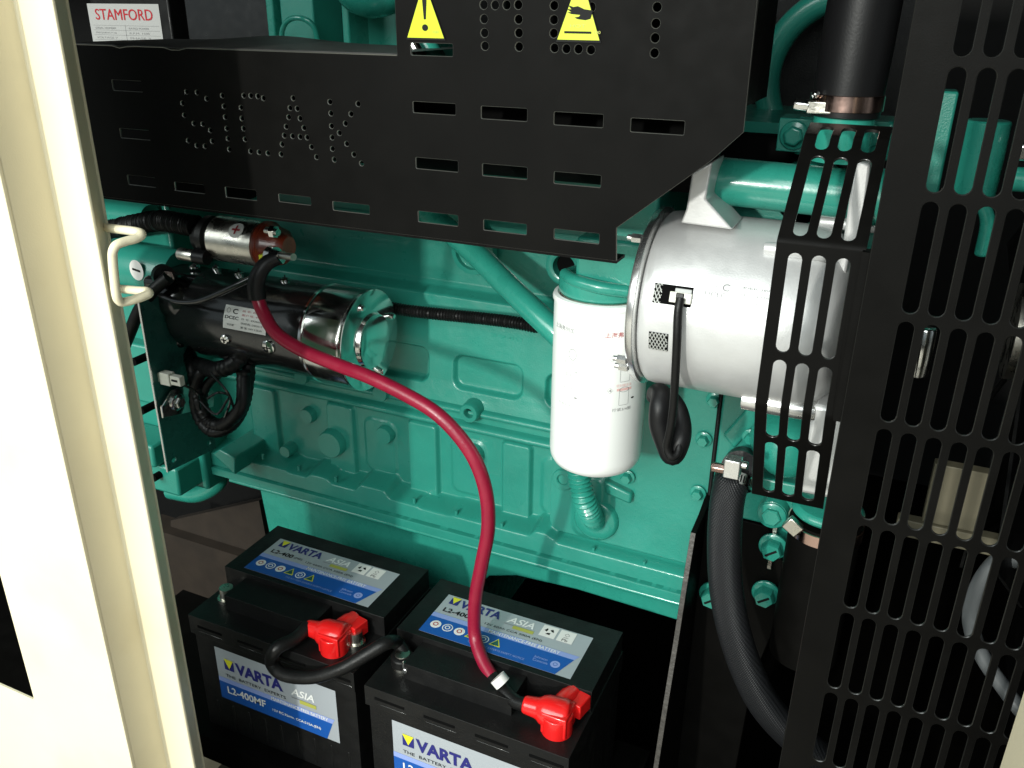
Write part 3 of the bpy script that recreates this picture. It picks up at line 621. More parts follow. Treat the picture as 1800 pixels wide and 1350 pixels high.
# ================================================================== STARTER
SY = .78; SZ = -.351; SR = .0555
ST = thing('starter_motor', 'glossy black starter motor with shiny metal end cap and white label', 'starter motor', (-.67, SY, SZ - SR))
xe = W(600, 560, .78 - .03).x
b = MB(); b.lathe((-.80, SY, SZ), (1, 0, 0), [(0, .02), (0, .045), (.004, .050), (.03, .052), (.035, SR), (.22, SR), (.222, SR - .002)], BLACKG, 72); b.build('motor_body', ST)
xa = -.593; xb = -.539
b = MB(); b.lathe((xa, SY, SZ), (1, 0, 0), [(0, SR - .003), (.0005, SR + .0025), (.004, SR + .003), (.005, SR + .0012), (.0065, SR + .0012), (.008, SR + .0028), (xb - xa - .004, SR + .003), (xb - xa - .001, SR + .0022), (xb - xa, SR)], CHROME, 96); b.build('end_cap', ST)
b = MB(); b.lathe((xb, SY, SZ), (1, 0, 0), [(0, SR + .001), (.0015, SR + .0035), (.004, SR + .0035), (.005, SR + .002), (.0052, .034), (.006, .0325), (.011, .0315), (.0125, .029), (.0128, .002)], CHROME, 96); b.build('end_plate', ST)
for a in (70, 250, 160, 340):
    b = MB(); p = V((xb + .005, SY - .047 * cos(radians(a)), SZ + .047 * sin(radians(a)))); b.cyl(p, p + V((.003, 0, 0)), .0042, CHROME, 20); b.cyl(p + V((.003, 0, 0)), p + V((.0055, 0, 0)), .003, CHROME, 6); b.build('through_bolt', ST)
def cylpt(px, py, cy, cz, r):
    d = ray(px, py); A = d[1] ** 2 + d[2] ** 2; B = -2 * (d[1] * cy + d[2] * cz); C = cy ** 2 + cz ** 2 - r * r
    t = (-B - sqrt(max(0, B * B - 4 * A * C))) / (2 * A); q = d * t; return q[0], math.degrees(math.atan2(q[2] - cz, -(q[1] - cy)))
def scyl(cy, cz, r0): return lambda u, v, w: V((u, cy - (r0 + w) * cos(radians(v)), cz + (r0 + w) * sin(radians(v))))
mp = scyl(SY, SZ, SR)
u0, a0 = cylpt(398, 535, SY, SZ, SR); u1, _ = cylpt(470, 560, SY, SZ, SR); _, a1 = cylpt(400, 577, SY, SZ, SR)
b = MB(); n = 8; vs = []; fs = []
for i in range(n + 1): a = a1 + (a0 - a1) * i / n; vs += [mp(u0, a, .0003), mp(u1, a, .0003)]
for i in range(n): fs.append((2 * i, 2 * i + 1, 2 * i + 3, 2 * i + 2))
b.add(vs, fs, LABELW); wd = u1 - u0; ha = a0 - a1
b.text('DCEC', u0 + wd * .04, a1 + ha * .42, wd * .32, ha * .14, INK, mp, .0006, .02); b.text('C', u0 + wd * .20, a1 + ha * .66, wd * .12, ha * .22, INK, mp, .0006, .02); b.ring(u0 + wd * .10, a1 + ha * .78, wd * .035, wd * .045, GREY, lambda u, v, w: mp(u, a1 + ha * .78 + (v - (a1 + ha * .78)) * 1100, w), .0006, 12)
b.text('东风康', u0 + wd * .10, a1 + ha * .14, wd * .16, ha * .09, INK, mp, .0006)
for k, (st, m_) in enumerate((('品 名: 起动机', INKR), ('客户号: 4984', INKR), ('件 号: 4938600', INK), ('供应商: DB2015', INK), ('重 量: 24V 6.0kW', INK))): b.text(st, u0 + wd * .42, a1 + ha * (.80 - k * .175), wd * .50, ha * .09, m_, mp, .0006)
b.build('rating_label', ST)
for px, py, r in ((396, 596, .0062), (472, 610, .0085), (342, 469, .0065), (380, 472, .005), (420, 481, .006), (501, 493, .006)):
    u_, a_ = cylpt(px, py, SY, SZ, SR); b = MB(); p = mp(u_, a_, -.001); d = (mp(u_, a_, 1) - mp(u_, a_, 0)); b.lathe(p, d, [(0, r), (.0025, r), (.004, r * .75)], CHROME, 20); q = p + d * .0041
    t_ = d.orthogonal().normalized() * r * .55; t2 = d.cross(t_); b.box(q - V((r * .6, .0004, .0006)), q + V((r * .6, .0004, .0006)), INK); b.box(q - V((.0006, .0004, r * .6)), q + V((.0006, .0004, r * .6)), INK); b.build('body_screw', ST)
# solenoid
OY = .762; OZ = W(400, 425, .74).z - .004; OR = .0262
xs0 = W(357, 420, .735).x; xs1 = W(437, 430, .735).x; xs2 = W(470, 440, .735).x
b = MB(); b.lathe((xs0, OY, OZ), (1, 0, 0), [(0, OR - .003), (.001, OR), (xs1 - xs0 - .001, OR), (xs1 - xs0, OR - .002)], BRUSH, 64); so_ = b.build('solenoid', ST)
b = MB(); b.lathe((xs1 + .0002, OY, OZ), (1, 0, 0), [(0, OR - .001), (.003, OR + .001), (.005, OR - .001), (.008, OR + .0005), (.011, OR - .003), (xs2 - xs1, OR - .006), (xs2 - xs1 + .008, .012)], ORANGE, 48); b.build('solenoid_cap', so_)
u_, a_ = cylpt(415, 404, OY, OZ, OR); mq = scyl(OY, OZ, OR); dsc = math.degrees(1 / OR)
b = MB()
def curved(mb, mt, lf, hw, y0, y1, n=12):                       # strip of half width hw(t) wrapped round the cylinder
    vs = []; fs = []
    for i in range(n + 1): t = y0 + (y1 - y0) * i / n; q_ = hw(t); vs += [mq(u_ - q_, a_ + t * dsc, lf), mq(u_ + q_, a_ + t * dsc, lf)]
    for i in range(n): fs.append((2 * i, 2 * i + 1, 2 * i + 3, 2 * i + 2))
    mb.add(vs, fs, mt)
curved(b, LABELW, .0003, lambda t: sqrt(max(0, .0098 ** 2 - t * t)), -.0098, .0098, 20)
curved(b, INKR, .0006, lambda t: .0055, -.0011, .0011, 2); curved(b, INKR, .0008, lambda t: .0011, -.0055, .0055, 8)
b.build('plus_sticker', so_)
b = MB(); t0 = W(470, 446, .735); t1 = W(516, 452, .72)
b.cyl(t0, t1, .0040, BRUSH, 14); b.cyl(t0 + V((.006, -.002, 0)), t0 + V((.014, -.004, -.0005)), .0105, CHROME, 24); b.cyl(t0 + V((.016, -.004, 0)), t0 + V((.024, -.006, 0)), .0078, CHROME, 6); b.build('terminal_stud', so_)
b = MB(); t0 = W(468, 405, .745); b.cyl(t0, t0 + V((.018, -.002, 0)), .004, BRUSH, 12); b.cyl(t0 + V((.008, -.001, 0)), t0 + V((.014, -.001, 0)), .007, CHROME, 6); b.build('terminal_stud', so_)
b = MB(); b.box(W(455, 462, .725), W(478, 446, .735), YELG); b.build('terminal_tag', so_, bevel=.001)
b = MB(); b.lathe((xs0 - .030, OY, OZ), (1, 0, 0), [(0, .018), (.004, .021), (.012, .021), (.014, .025), (.022, .025), (.024, .021), (.0298, .021)], BLACKM, 40)
b.cyl((xs0 - .042, .738, OZ - .018), (xs0 - .018, .738, OZ - .018), .0075, BRUSH, 20, bev=.001); b.cyl((xs0 - .018, .738, OZ - .018), (xs0 + .0, .738, OZ - .018), .0085, BLACKM, 20); b.build('drive_end_neck', ST)
b = MB(); b.box((-.83, .755, SZ + .01), (-.70, .80, SZ + .052), BLACKG); b.sphere((-.79, .76, SZ + .02), .034, BLACKG, (1.1, 1, .9)); b.box((-.845, .745, SZ - .045), (-.795, .82, SZ + .045), BLACKG); b.build('drive_housing', ST, bevel=.008, seg=4)
# negative stud and its ring terminal
b = MB(); p = W(287, 484, .735); b.cyl(p + V((-.02, .01, 0)), p + V((.012, -.006, 0)), .0045, BRUSH, 12); b.cyl(p + V((-.004, .002, 0)), p + V((.004, -.002, 0)), .013, BLACKM, 24); b.cyl(p + V((.005, -.002, 0)), p + V((.011, -.005, 0)), .0085, CHROME, 6); b.build('ground_stud', ST)

# ---- cables round the starter
def cable(pts, r, mt, name, label, cat, rf=None, n=16, sub=10):
    b = MB(); P = [W(*p) for p in pts]; b.sweep(P, r, mt, n, sub, rf); o = b.build(name, None, loc=P[-1]); return tag(o, label, cat)
cable([(296, 488, .728), (270, 510, .72), (245, 545, .715), (226, 590, .71), (205, 640, .71), (180, 700, .71)], .0075, BLACKM, 'ground_cable', 'thick black cable running down left from the negative stud', 'cable')
cable([(283, 520, .722), (310, 530, .715), (345, 530, .71), (380, 518, .712), (415, 502, .715), (445, 488, .72)], .0036, BLACKG, 'wire', 'thin glossy black wire sagging across the starter motor', 'wire')
cable([(180, 405, .79), (235, 395, .78), (280, 388, .765), (312, 392, .755), (345, 398, .752)], .012, BLACKM, 'conduit', 'fat black ribbed conduit entering the solenoid from the left', 'conduit', rf=lambda L, t: .012 + .0012 * sin(L / .004 * 2 * pi), sub=40)
cable([(660, 535, .845), (710, 545, .85), (780, 553, .852), (850, 560, .852), (905, 567, .85), (945, 575, .85)], .0072, BLACKM, 'conduit', 'thin black corrugated conduit crossing the green block behind the starter', 'conduit', rf=lambda L, t: .0068 + .0009 * sin(L / .0035 * 2 * pi), sub=60)
# loom below the starter
LM = thing('wiring_loom', 'bundle of black taped wires looped below the starter motor', 'wiring loom', W(385, 760, .74))
loops = [[(400, 640, .76), (350, 660, .745), (345, 720, .74), (372, 758, .735), (410, 745, .74), (432, 700, .75), (436, 640, .76)],
         [(420, 630, .77), (362, 680, .75), (362, 730, .745), (390, 752, .74), (420, 722, .745), (440, 660, .76), (430, 600, .77)],
         [(330, 610, .77), (340, 650, .75), (350, 700, .742), (368, 740, .74), (395, 745, .735), (425, 712, .735), (428, 650, .75)],
         [(345, 640, .76), (380, 650, .74), (410, 640, .74), (440, 610, .76)]]
for k, L_ in enumerate(loops):
    b = MB(); b.sweep([W(*p) for p in L_], (.0075, .006, .0085, .010)[k], RUBBER, 14, 12, rf=lambda L, t, k=k: (.0075, .006, .0085, .010)[k] * (1 + .08 * sin(L * 900))); b.build('wire_bundle', LM)
b = MB()
for P_ in ([(312, 672, .715), (345, 690, .72), (352, 720, .73)], [(365, 700, .72), (385, 690, .72), (405, 700, .73), (395, 735, .73)], [(370, 655, .72), (400, 690, .72), (412, 720, .73)], [(352, 705, .725), (380, 728, .72), (402, 700, .725)]):
    b.sweep([W(*p) for p in P_], .0016, BLACKG, 8)
b.build('thin_wires', LM)
b = MB(); p = W(288, 663, .712); b.box(p + V((-.016, -.004, -.006)), p + V((.030, .004, .006)), NYLON); b.box(p + V((-.002, -.0055, -.008)), p + V((.014, .005, .008)), NYLON); b.box(p + V((.016, -.0045, -.001)), p + V((.026, -.003, .002)), INK); b.build('nylon_connector', LM, bevel=.001)
# starter bracket plate, seen edge-on
BP = thing('bracket_plate', 'thin upright steel plate with bolt holes left of the wiring loom', 'bracket', (-.8027, .745, -.54))
b = MB(); xp = -.8027
def yz(u, v, w): return V((xp + w, u, v))
zt = W(288, 540, .70).z; pts = [(.700, -.548), (.786, -.5545), (.786, -.53), (.752, -.49), (.77, -.47), (.775, -.39), (.75, zt), (.700, zt)]
b.plate(pts, [circ(.712, -.536, .004), circ(.774, -.541, .0035)], yz, .002, GREENS, .0003)
mtp = mat('steel_green_reflection', (.03, .13, .11), .3, metal=.3, rvar=.1); b.ms = [mtp]; b.build('plate', BP)  # a green reflection is put into the dark steel's colour
b = MB(); b.box((xp - .0003, .6985, -.548), (xp + .0023, .7000, zt), ALUM); b.build('plate_edge_glint', BP)  # bright metal strip stands in for light on the plate's front edge
b = MB(); b.plate([(.70, -.455), (.72, -.440), (.765, -.445), (.79, -.470), (.785, -.49), (.75, -.482), (.72, -.475), (.70, -.470)], [circ(.765, -.468, .005)], lambda u, v, w: V((xp + .006 + w, u, v)), .003, CHROME, .0006); b.bolt((xp + .009, .725, -.458), (1, 0, 0), .0075, CHROME); b.build('zinc_clip', BP)

# ================================================================== BATTERIES
def battery(loc):
    t = thing('battery', '', 'battery', loc, 'black starter batteries with blue and silver labels'); L = V(loc)
    b = MB(); b.box(L + V((-.1185, -.0835, 0)), L + V((.1185, .0875, .166)), BLACKM)
    for k in range(9): x = -.10 + k * .025; b.box(L + V((x, -.0842, .005)), L + V((x + .003, -.083, .045)), BLACKM)
    b.build('case', t, bevel=.003)
    b = MB()
    b.box(L + V((-.121, -.0875, .148)), L + V((.121, .0875, .175)), BLACKM)
    b.box(L + V((-.086, -.0595, .1745)), L + V((.045, -.0195, .196)), BLACKM)
    b.box(L + V((-.1195, -.0195, .1745)), L + V((.1195, .086, .203)), BLACKM)
    for k in range(4):
        x = -.108 + k * .062; b.box(L + V((x, -.0881, .160)), L + V((x + .038, -.0872, .1635)), DARK); b.box(L + V((x + .002, -.0879, .1545)), L + V((x + .040, -.0873, .1552)), BLACKG)
    b.build('lid', t, bevel=.0022)
    b = MB(); p = L + V((-.098, -.043, .175)); b.lathe(p, (0, 0, 1), [(0, .012), (.004, .012), (.004, .0092), (.018, .0085)], BRUSH, 28); b.build('terminal_post', t)
    b = MB(); p = L + V((.094, -.043, .175)); b.lathe(p, (0, 0, 1), [(0, .012), (.004, .012), (.004, .0092), (.018, .0085)], BRUSH, 28); b.build('terminal_post', t)
    # top label: (u to the right, v to the back)
    o_ = L + V((-.095, -.0115, .203)); Wd, Ht = .187, .073
    mp = lambda u, v, w: o_ + V((u, v, w))
    b = MB(); b.rect(0, 0, Wd, Ht, SILVER, mp, .0003)
    b.shape([(0, 0), (Wd * .905, 0), (Wd * .965, Ht * .40), (0, Ht * .40)], BLUE, mp, .0006); b.shape([(0, Ht * .40), (Wd * .965, Ht * .40), (Wd * .985, Ht * .50), (0, Ht * .50)], LAV, mp, .0006)
    def logo(u, v, s):
        b.shape([(u, v), (u + s, v), (u + s, v + s * 1.0), (u, v + s * 1.0)], NAVY, mp, .0008); b.shape([(u, v + s * 1.15), (u + s, v + s * 1.15), (u + s * .5, v + s * .15)], YELG, mp, .0010)
    logo(.008, Ht * .78, .0115); b.text('VARTA', .022, Ht * .76, .054, .0135, NAVY, mp, .0008, .035)
    b.text('L2-400', .008, Ht * .57, .034, .0075, INK, mp, .0008, .02); b.text('(MF)', .045, Ht * .57, .012, .005, INK, mp, .0008); b.text('ASIA', .085, Ht * .77, .034, .011, WHITE, mp, .0008, .02, .25)
    b.rect(.084, Ht * .725, .122, Ht * .735, GREY, mp, .0007); b.rect(.096, Ht * .66, .122, Ht * .735, OLIVE, mp, .0008); b.text('12V 60Ah CCA 500A (EN)', .064, Ht * .55, .072, .0045, INK, mp, .0008)
    b.text('MAINTENANCE-FREE BATTERY', .074, Ht * .415, .088, .0052, WHITE, mp, .0009, .01)
    for k in range(2): u = .128 + k * .0215; b.rect(u, Ht * .70, u + .019, Ht * .97, LABELW, mp, .0008)
    for k in range(3): a = 2 * pi * k / 3 + .5; b.shape([(.1375 + .006 * cos(a + s_), Ht * .835 + .006 * sin(a + s_)) for s_ in (-.45, .45)] + [(.1375 + .003 * cos(a + .9), Ht * .835 + .003 * sin(a + .9)), (.1375 + .003 * cos(a - .3), Ht * .835 + .003 * sin(a - .3))], INK, mp, .0010)
    b.ring(.159, Ht * .87, .0025, .0032, GREY, mp, .0010, 4); b.rect(.156, Ht * .80, .162, Ht * .81, GREY, mp, .001); b.text('Pb', .1555, Ht * .72, .007, .004, INK, mp, .0010)
    for k in range(6):
        u = .013 + k * .0155; v = Ht * .235
        if k in (3, 5): b.shape([(u - .007, v - .005), (u + .007, v - .005), (u, v + .008)], YELG, mp, .0008); b.shape([(u - .0052, v - .004), (u + .0052, v - .004), (u, v + .0058)], mtp, mp, .0010)
        else: b.disc(u, v, .0065, WHITE, mp, .0008); b.disc(u, v, .0052, (LABELW, BLUE, LABELW, 0, BLUE)[k], mp, .0010); b.ring(u, v, .0022, .0034, (INKR, WHITE, INKR, 0, WHITE)[k], mp, .0012, 8)
    b.text('THE BATTERY EXPERTS SAFETY NOTICE', .060, Ht * .07, .07, .003, LAV, mp, .0008); b.text('Johnson\nControls', .138, Ht * .13, .018, .009, LAV, mp, .0008); b.disc(.164, Ht * .19, .0055, LAV, mp, .0008); b.ring(.164, Ht * .19, .002, .0026, BLUE, mp, .001, 12)
    b.build('top_label', t)
    # front label
    o2 = L + V((-.0895, -.0837, .0545)); Wd, Ht = .180, .0805
    mp = lambda u, v, w: o2 + V((u, -w, v))
    b = MB(); b.rect(0, 0, Wd, Ht, SILVER, mp, .0003)
    b.shape([(0, 0), (Wd * .90, 0), (Wd * .955, Ht * .34), (0, Ht * .34)], BLUE, mp, .0006); b.shape([(0, Ht * .34), (Wd * .955, Ht * .34), (Wd * .975, Ht * .43), (0, Ht * .43)], LAV, mp, .0006)
    logo(.013, Ht * .62, .0145); b.text('VARTA', .030, Ht * .60, .072, .018, NAVY, mp, .0008, .04); b.text('THE  BATTERY  EXPERTS', .013, Ht * .475, .092, .0045, INK, mp, .0008)
    b.text('L2-400MF', .012, Ht * .14, .060, .0115, LABELW, mp, .0009, .02); b.text('ASIA', .114, Ht * .62, .034, .011, WHITE, mp, .0008, .02, .25); b.rect(.114, Ht * .56, .150, Ht * .575, GREY, mp, .0007); b.rect(.126, Ht * .50, .150, Ht * .57, OLIVE, mp, .0008)
    b.text('MAINTENANCE-FREE BATTERY', .082, Ht * .355, .084, .0052, WHITE, mp, .0009, .015); b.text('12V RC.92min. CCA.515A.(EN)', .082, Ht * .12, .072, .005, WHITE, mp, .0009, .015)
    b.build('front_label', t)
    return t
bat2 = battery((-.331, .6955, -.86)); bat2['label'] = 'nearer starter battery, right of the other, with the red cable crossing its top'
bat1 = bat2.copy(); COL.objects.link(bat1); bat1.location = V(bat2.location) + V((-.2625, .0095, 0)); bat1['label'] = 'farther starter battery, left of the other, with a black cable looped over its front'
for ch in list(bat2.children):
    c = ch.copy(); COL.objects.link(c); c.parent = bat1
# skid rail carrying the batteries, brown board, wood blocks
b = MB(); b.box((-.95, .60, -.90), (-.175, .82, -.8605), BLACKP); b.box((-.95, .62, -1.05), (-.90, .80, -.90), BLACKP); b.box((-.23, .62, -1.05), (-.18, .80, -.90), BLACKP)
o = b.build('battery_tray', None, loc=(-.55, .7, -1.05)); tag(o, 'black steel tray under the two batteries', 'tray')
b = MB(); b.prism([W(300, 915, .95), W(455, 880, .95), W(470, 960, .95), W(300, 1010, .95)], (0, .02, -.002), BROWN); b.box((-1.15, .93, -1.05), (-.80, .975, -.86), BROWN)
o = b.build('sump_board', None, loc=(-.9, .95, -1.05)); tag(o, 'brown panel standing on the floor behind the left battery', 'panel')
p0 = W(352, 1300, .70); 
b = MB(); b.box((-.90, .66, -1.05), (-.775, .72, -1.025), WOOD); b.box((-.90, .60, -1.0500), (-.760, .657, -1.028), WOOD); o = b.build('wood_block', None, loc=(-.83, .66, -1.05), bevel=.001); tag(o, 'pale wooden offcuts on the cabinet floor beside the door frame', 'wood block')

# terminal boots
def boot(c, tilt):
    c = V(c); b = MB()
    b.lathe(c + V((-.040, -.004, .006)), (1, .12, -.05), [(0, .0078), (.001, .0092), (.014, .0108), (.017, .0120), (.020, .0145), (.026, .0165), (.044, .0170), (.049, .0155), (.051, .010)], REDB, 28)
    b.box(c + V((-.016, -.016, -.012)), c + V((.012, .014, .014)), REDB)
    b.lathe(c + V((-.004, .010, .004)), (.25, 1, .05), [(0, .0125), (.016, .012), (.020, .0105), (.026, .0100), (.028, .007)], REDB, 20)
    b.box(c + V((.002, .012, -.006)), c + V((.020, .034, .012)), REDB, rot=Matrix.Rotation(radians(-12), 3, 'Z'))
    b.cyl(c + V((-.002, -.004, -.015)), c + V((-.002, -.004, .010)), .0165, REDB, 28)
    o = b.build('terminal_cover', None, loc=c + V((0, 0, -.015)), bevel=.004, seg=4, smooth=60); return o
bc = WZ(985, 1262, -.672); o2_ = boot(bc, 0); tag(o2_, 'bright red rubber terminal cover on the nearer right battery', 'terminal cover', 'red battery terminal covers')
o1_ = o2_.copy(); COL.objects.link(o1_); q = WZ(593, 1123, -.672); o1_.location = q + V((0, 0, -.015)); o1_['label'] = 'bright red rubber terminal cover on the farther left battery'

# red battery cable: copper cable with black sleeves and white tag
RC = thing('battery_cable', 'thick red cable drooping from the starter down to the right battery', 'cable', bc + V((-.03, 0, 0)))
pts = [(452, 520, .712), (462, 548, .708), (485, 585, .70), (530, 615, .695), (590, 640, .69), (650, 663, .685), (710, 692, .682), (765, 725, .68), (808, 768, .68), (838, 815, .68), (855, 870, .68), (858, 930, .682), (847, 990, .685), (836, 1050, .688), (834, 1110, .69), (846, 1155, .675), (868, 1195, .660)]
b = MB(); b.sweep([W(*p) for p in pts], .0074, RED, 20, 12); b.build('red_sheath', RC)
b = MB(); b.sweep([W(866, 1191, .662), W(885, 1212, .650), W(905, 1232, .642), bc + V((-.036, -.004, .006))], .0068, BLACKM, 18, rf=lambda L, t: .0080 - .0006 * t); b.build('shrink_sleeve', RC)
b = MB(); b.sweep([W(874, 1190, .6475), W(884, 1202, .6465)], .0088, LABELW, 14, 4, rf=lambda L, t: .0092); b.build('white_tag', RC)
b = MB(); b.sweep([W(490, 452, .728), W(470, 462, .722), W(456, 480, .715), W(450, 500, .712), W(452, 524, .712)], .0085, RUBBER, 18, rf=lambda L, t: .0078 + .0022 * t); b.build('shrink_sleeve', RC)
# black link cable
lk = WZ(593, 1123, -.672) + V((-.038, -.004, .008))
b = MB(); n0 = bat2.location + V((-.098, -.043, .187))
b.sweep([lk, WZ(520, 1122, -.667), WZ(486, 1140, -.667), W(478, 1165, .600), W(500, 1186, .596), W(550, 1190, .60), W(600, 1175, .61), W(645, 1150, .625), W(680, 1130, .640), V(n0) + V((-.012, .01, .008)), V(n0) + V((.006, .004, -.004))], .0078, BLACKM, 18)
o = b.build('link_cable', None, loc=lk); tag(o, 'black cable looping from the left red terminal cover to the right battery', 'cable')
b = MB(); b.lathe(V(n0) + V((0, 0, -.008)), (0, 0, 1), [(0, .0135), (.010, .0135), (.012, .011), (.013, .006)], BLACKM, 24); b.box(V(n0) + V((.006, -.012, -.006)), V(n0) + V((.020, -.004, .004)), CHROME); b.cyl(V(n0) + V((.013, -.018, -.001)), V(n0) + V((.013, .0, -.001)), .0038, CHROME, 6)
o = b.build('terminal_clamp', None, loc=V(n0) + V((0, 0, -.012)), bevel=.001); tag(o, 'dark clamp with a steel bolt on the right battery negative post', 'terminal clamp')

# ================================================================== FRONT MOUNT BRACKET, HOSES
MBk = thing('engine_mount', 'tall black steel mounting bracket below the gear housing', 'bracket', (-.08, .80, -1.05))
xw = -.146
edge = [(1228, 903), (1214, 935), (1200, 1020), (1183, 1130), (1165, 1240), (1148, 1350)]
def WXp(px, py): d = ray(px, py); t = xw / d[0]; return d[1] * t, d[2] * t
fr = [WXp(*e) for e in edge]; out = [(.86, fr[0][1] + .008), (fr[0][0] + .02, fr[0][1] + .006)] + fr + [(fr[-1][0] - .02, -.90), (fr[-1][0] - .03, -1.04), (.86, -1.04)]
b = MB(); b.plate(out, [], lambda u, v, w: V((xw + w, u, v)), .006, BLACKP, .0008); b.build('web_plate', MBk)
b = MB(); fe = [V((xw + .003, y - .0004, z)) for y, z in fr[1:]] 
for i in range(len(fe) - 1):
    a, c = fe[i], fe[i + 1]; b.add([a + V((-.0026, -.0004, 0)), a + V((.0024, -.0004, 0)), c + V((.0024, -.0004, 0)), c + V((-.0026, -.0004, 0))], [(0, 1, 2, 3)], EDGE)
b.build('worn_edge', MBk)
b = MB(); zt2 = W(1250, 915, .85).z; b.prism([V((xw + .006, .822, -.498)), V((-.075, .822, -.500)), V((-.042, .822, -.56)), V((-.047, .822, -.60)), V((-.066, .822, -.70)), V((-.075, .822, -1.04)), V((xw + .006, .822, -1.04))], (0, .011, 0), BLACKP)
b.build('back_plate', MBk, bevel=.001)
b = MB(); q = W(1240, 1300, .80); b.box((xw + .006, .70, -.93), (.10, .86, -.915), BLACKP); b.build('foot_plate', MBk, bevel=.001)
for px, py, Y in ((1357, 966, .810), (1344, 1048, .810), (1250, 1050, .810)):
    b = MB(); b.bolt(W(px, py, Y) + V((0, .008, 0)), (0, -1, 0), .0112, GREENS, h=.016, flange=1.32, slot=True, seed=.1); b.build('flange_bolt', MBk)
b = MB(); b.box(W(1347, 1000, .8195), W(1368, 925, .8215), BRUSH); b.build('hose_strap', MBk, bevel=.0008)
b = MB(); b.prism([W(1400, 1010, .85), W(1455, 1020, .85), W(1455, 1108, .85), W(1385, 1088, .85)], (0, .03, 0), GREENS); b.build('crank_cover', EN, bevel=.003)

def clamp(name_parent, c, axis, r, wdt, mt, screw_dir):
    b = MB(); ax = V(axis).normalized(); b.lathe(V(c) - ax * wdt / 2, ax, [(0, r), (.0004, r + .0012), (wdt - .0004, r + .0012), (wdt, r)], mt, 40, caps=False)
    return b
HS = thing('coolant_hose', 'thick black braided coolant hose curving down in front of the mount bracket', 'hose', W(1395, 1290, .70))
hp = [(1290, 838, .760), (1282, 862, .748), (1276, 900, .742), (1273, 960, .735), (1276, 1030, .728), (1288, 1100, .722), (1310, 1170, .72), (1342, 1235, .722), (1385, 1285, .73), (1440, 1330, .74)]
b = MB(); b.sweep([W(*p) for p in hp], .0162, HOSE, 32, 12, rf=lambda L, t: .0165 if t > .1 else .0170); b.build('braided_tube', HS)
c0 = W(1289, 846, .757); ax = (W(1284, 870, .748) - W(1292, 836, .762)).normalized()
b = clamp(None, c0, ax, .0175, .012, CHROME, 0)
uu = ax.orthogonal().normalized(); vv_ = ax.cross(uu)
for k in range(40):
    a = 2 * pi * k / 40; p = c0 + (uu * cos(a) + vv_ * sin(a)) * .0189; t_ = (-uu * sin(a) + vv_ * cos(a)); d_ = (uu * cos(a) + vv_ * sin(a))
    q = [p + ax * s1 * .0035 + t_ * s2 * .0006 for s1, s2 in ((-1, -1), (1, -1), (1, 1), (-1, 1))]; b.add(q, [(0, 1, 2, 3)], INK)
b.build('clamp_band', HS)
b = MB(); p = W(1262, 822, .730); q = W(1303, 817, .730); b.box(p + V((.006, -.006, -.006)), q + V((0, .008, .005)), ALUM); b.cyl(p + V((-.006, 0, 0)), p + V((.008, 0, 0)), .0052, COPPER, 6); b.cyl(q, q + V((.006, 0, 0)), .004, CHROME, 12); b.build('clamp_screw', HS, bevel=.001)
b = MB(); b.cyl(W(1300, 825, .775), W(1305, 815, .83), .0185, BLACKM, 32); b.build('hose_socket', HS)

IH = thing('intake_hose', 'wide black rubber hose coming down from the top, held by a steel clamp', 'hose', W(1482, 195, .72))
ic = W(1485, 200, .735)
b = MB(); b.lathe(ic + V((0, 0, -.002)), (.02, 0, 1), [(0, .024), (.001, .0255), (.05, .0262), (.3, .0262)], RUBBER, 48); b.build('hose_tube', IH)
b = MB(); b.lathe(ic + V((0, 0, .0028)), (0, 0, 1), [(0, .0258), (.0004, .0272), (.0115, .0272), (.012, .0258)], COPPER, 48, caps=False); b.build('clamp_band', IH)
b = MB(); p = W(1405, 183, .715); b.box(p + V((.006, -.004, -.006)), p + V((.026, .006, .003)), BRUSH); b.cyl(p + V((-.004, 0, 0)), p + V((.008, 0, -.001)), .0048, CHROME, 6); b.cyl(p + V((.010, -.002, .006)), p + V((.012, .002, .009)), .003, CHROME, 6); b.build('clamp_screw', IH, bevel=.001)
b = MB(); b.lathe(ic + V((0, 0, -.035)), (0, 0, 1), [(0, .022), (.034, .0225)], GREENS, 40); b.build('pipe_stub', EN)

LH = thing('lower_radiator_hose', 'black radiator hose with reddish clamp band beneath the water pump', 'hose', W(1410, 1100, .80))
lc = V((W(1378, 950, .79).x + .036, .79, W(1410, 945, .757).z + .003))
b = MB(); b.lathe(lc + V((0, 0, -.16)), (0, 0, 1), [(0, .034), (.12, .034), (.165, .0335)], BLACKP, 44); b.build('hose_tube', LH)
b = MB(); b.lathe(lc + V((0, 0, -.010)), (0, 0, 1), [(0, .0345), (.0005, .0358), (.012, .0358), (.0125, .0345)], COPPER, 44, caps=False); b.build('clamp_band', LH)
b = MB(); b.box(lc + V((-.036, -.030, -.004)), lc + V((-.020, -.022, .010)), BRUSH, rot=Matrix.Rotation(radians(35), 3, 'Y')); b.build('clamp_screw', LH, bevel=.001)

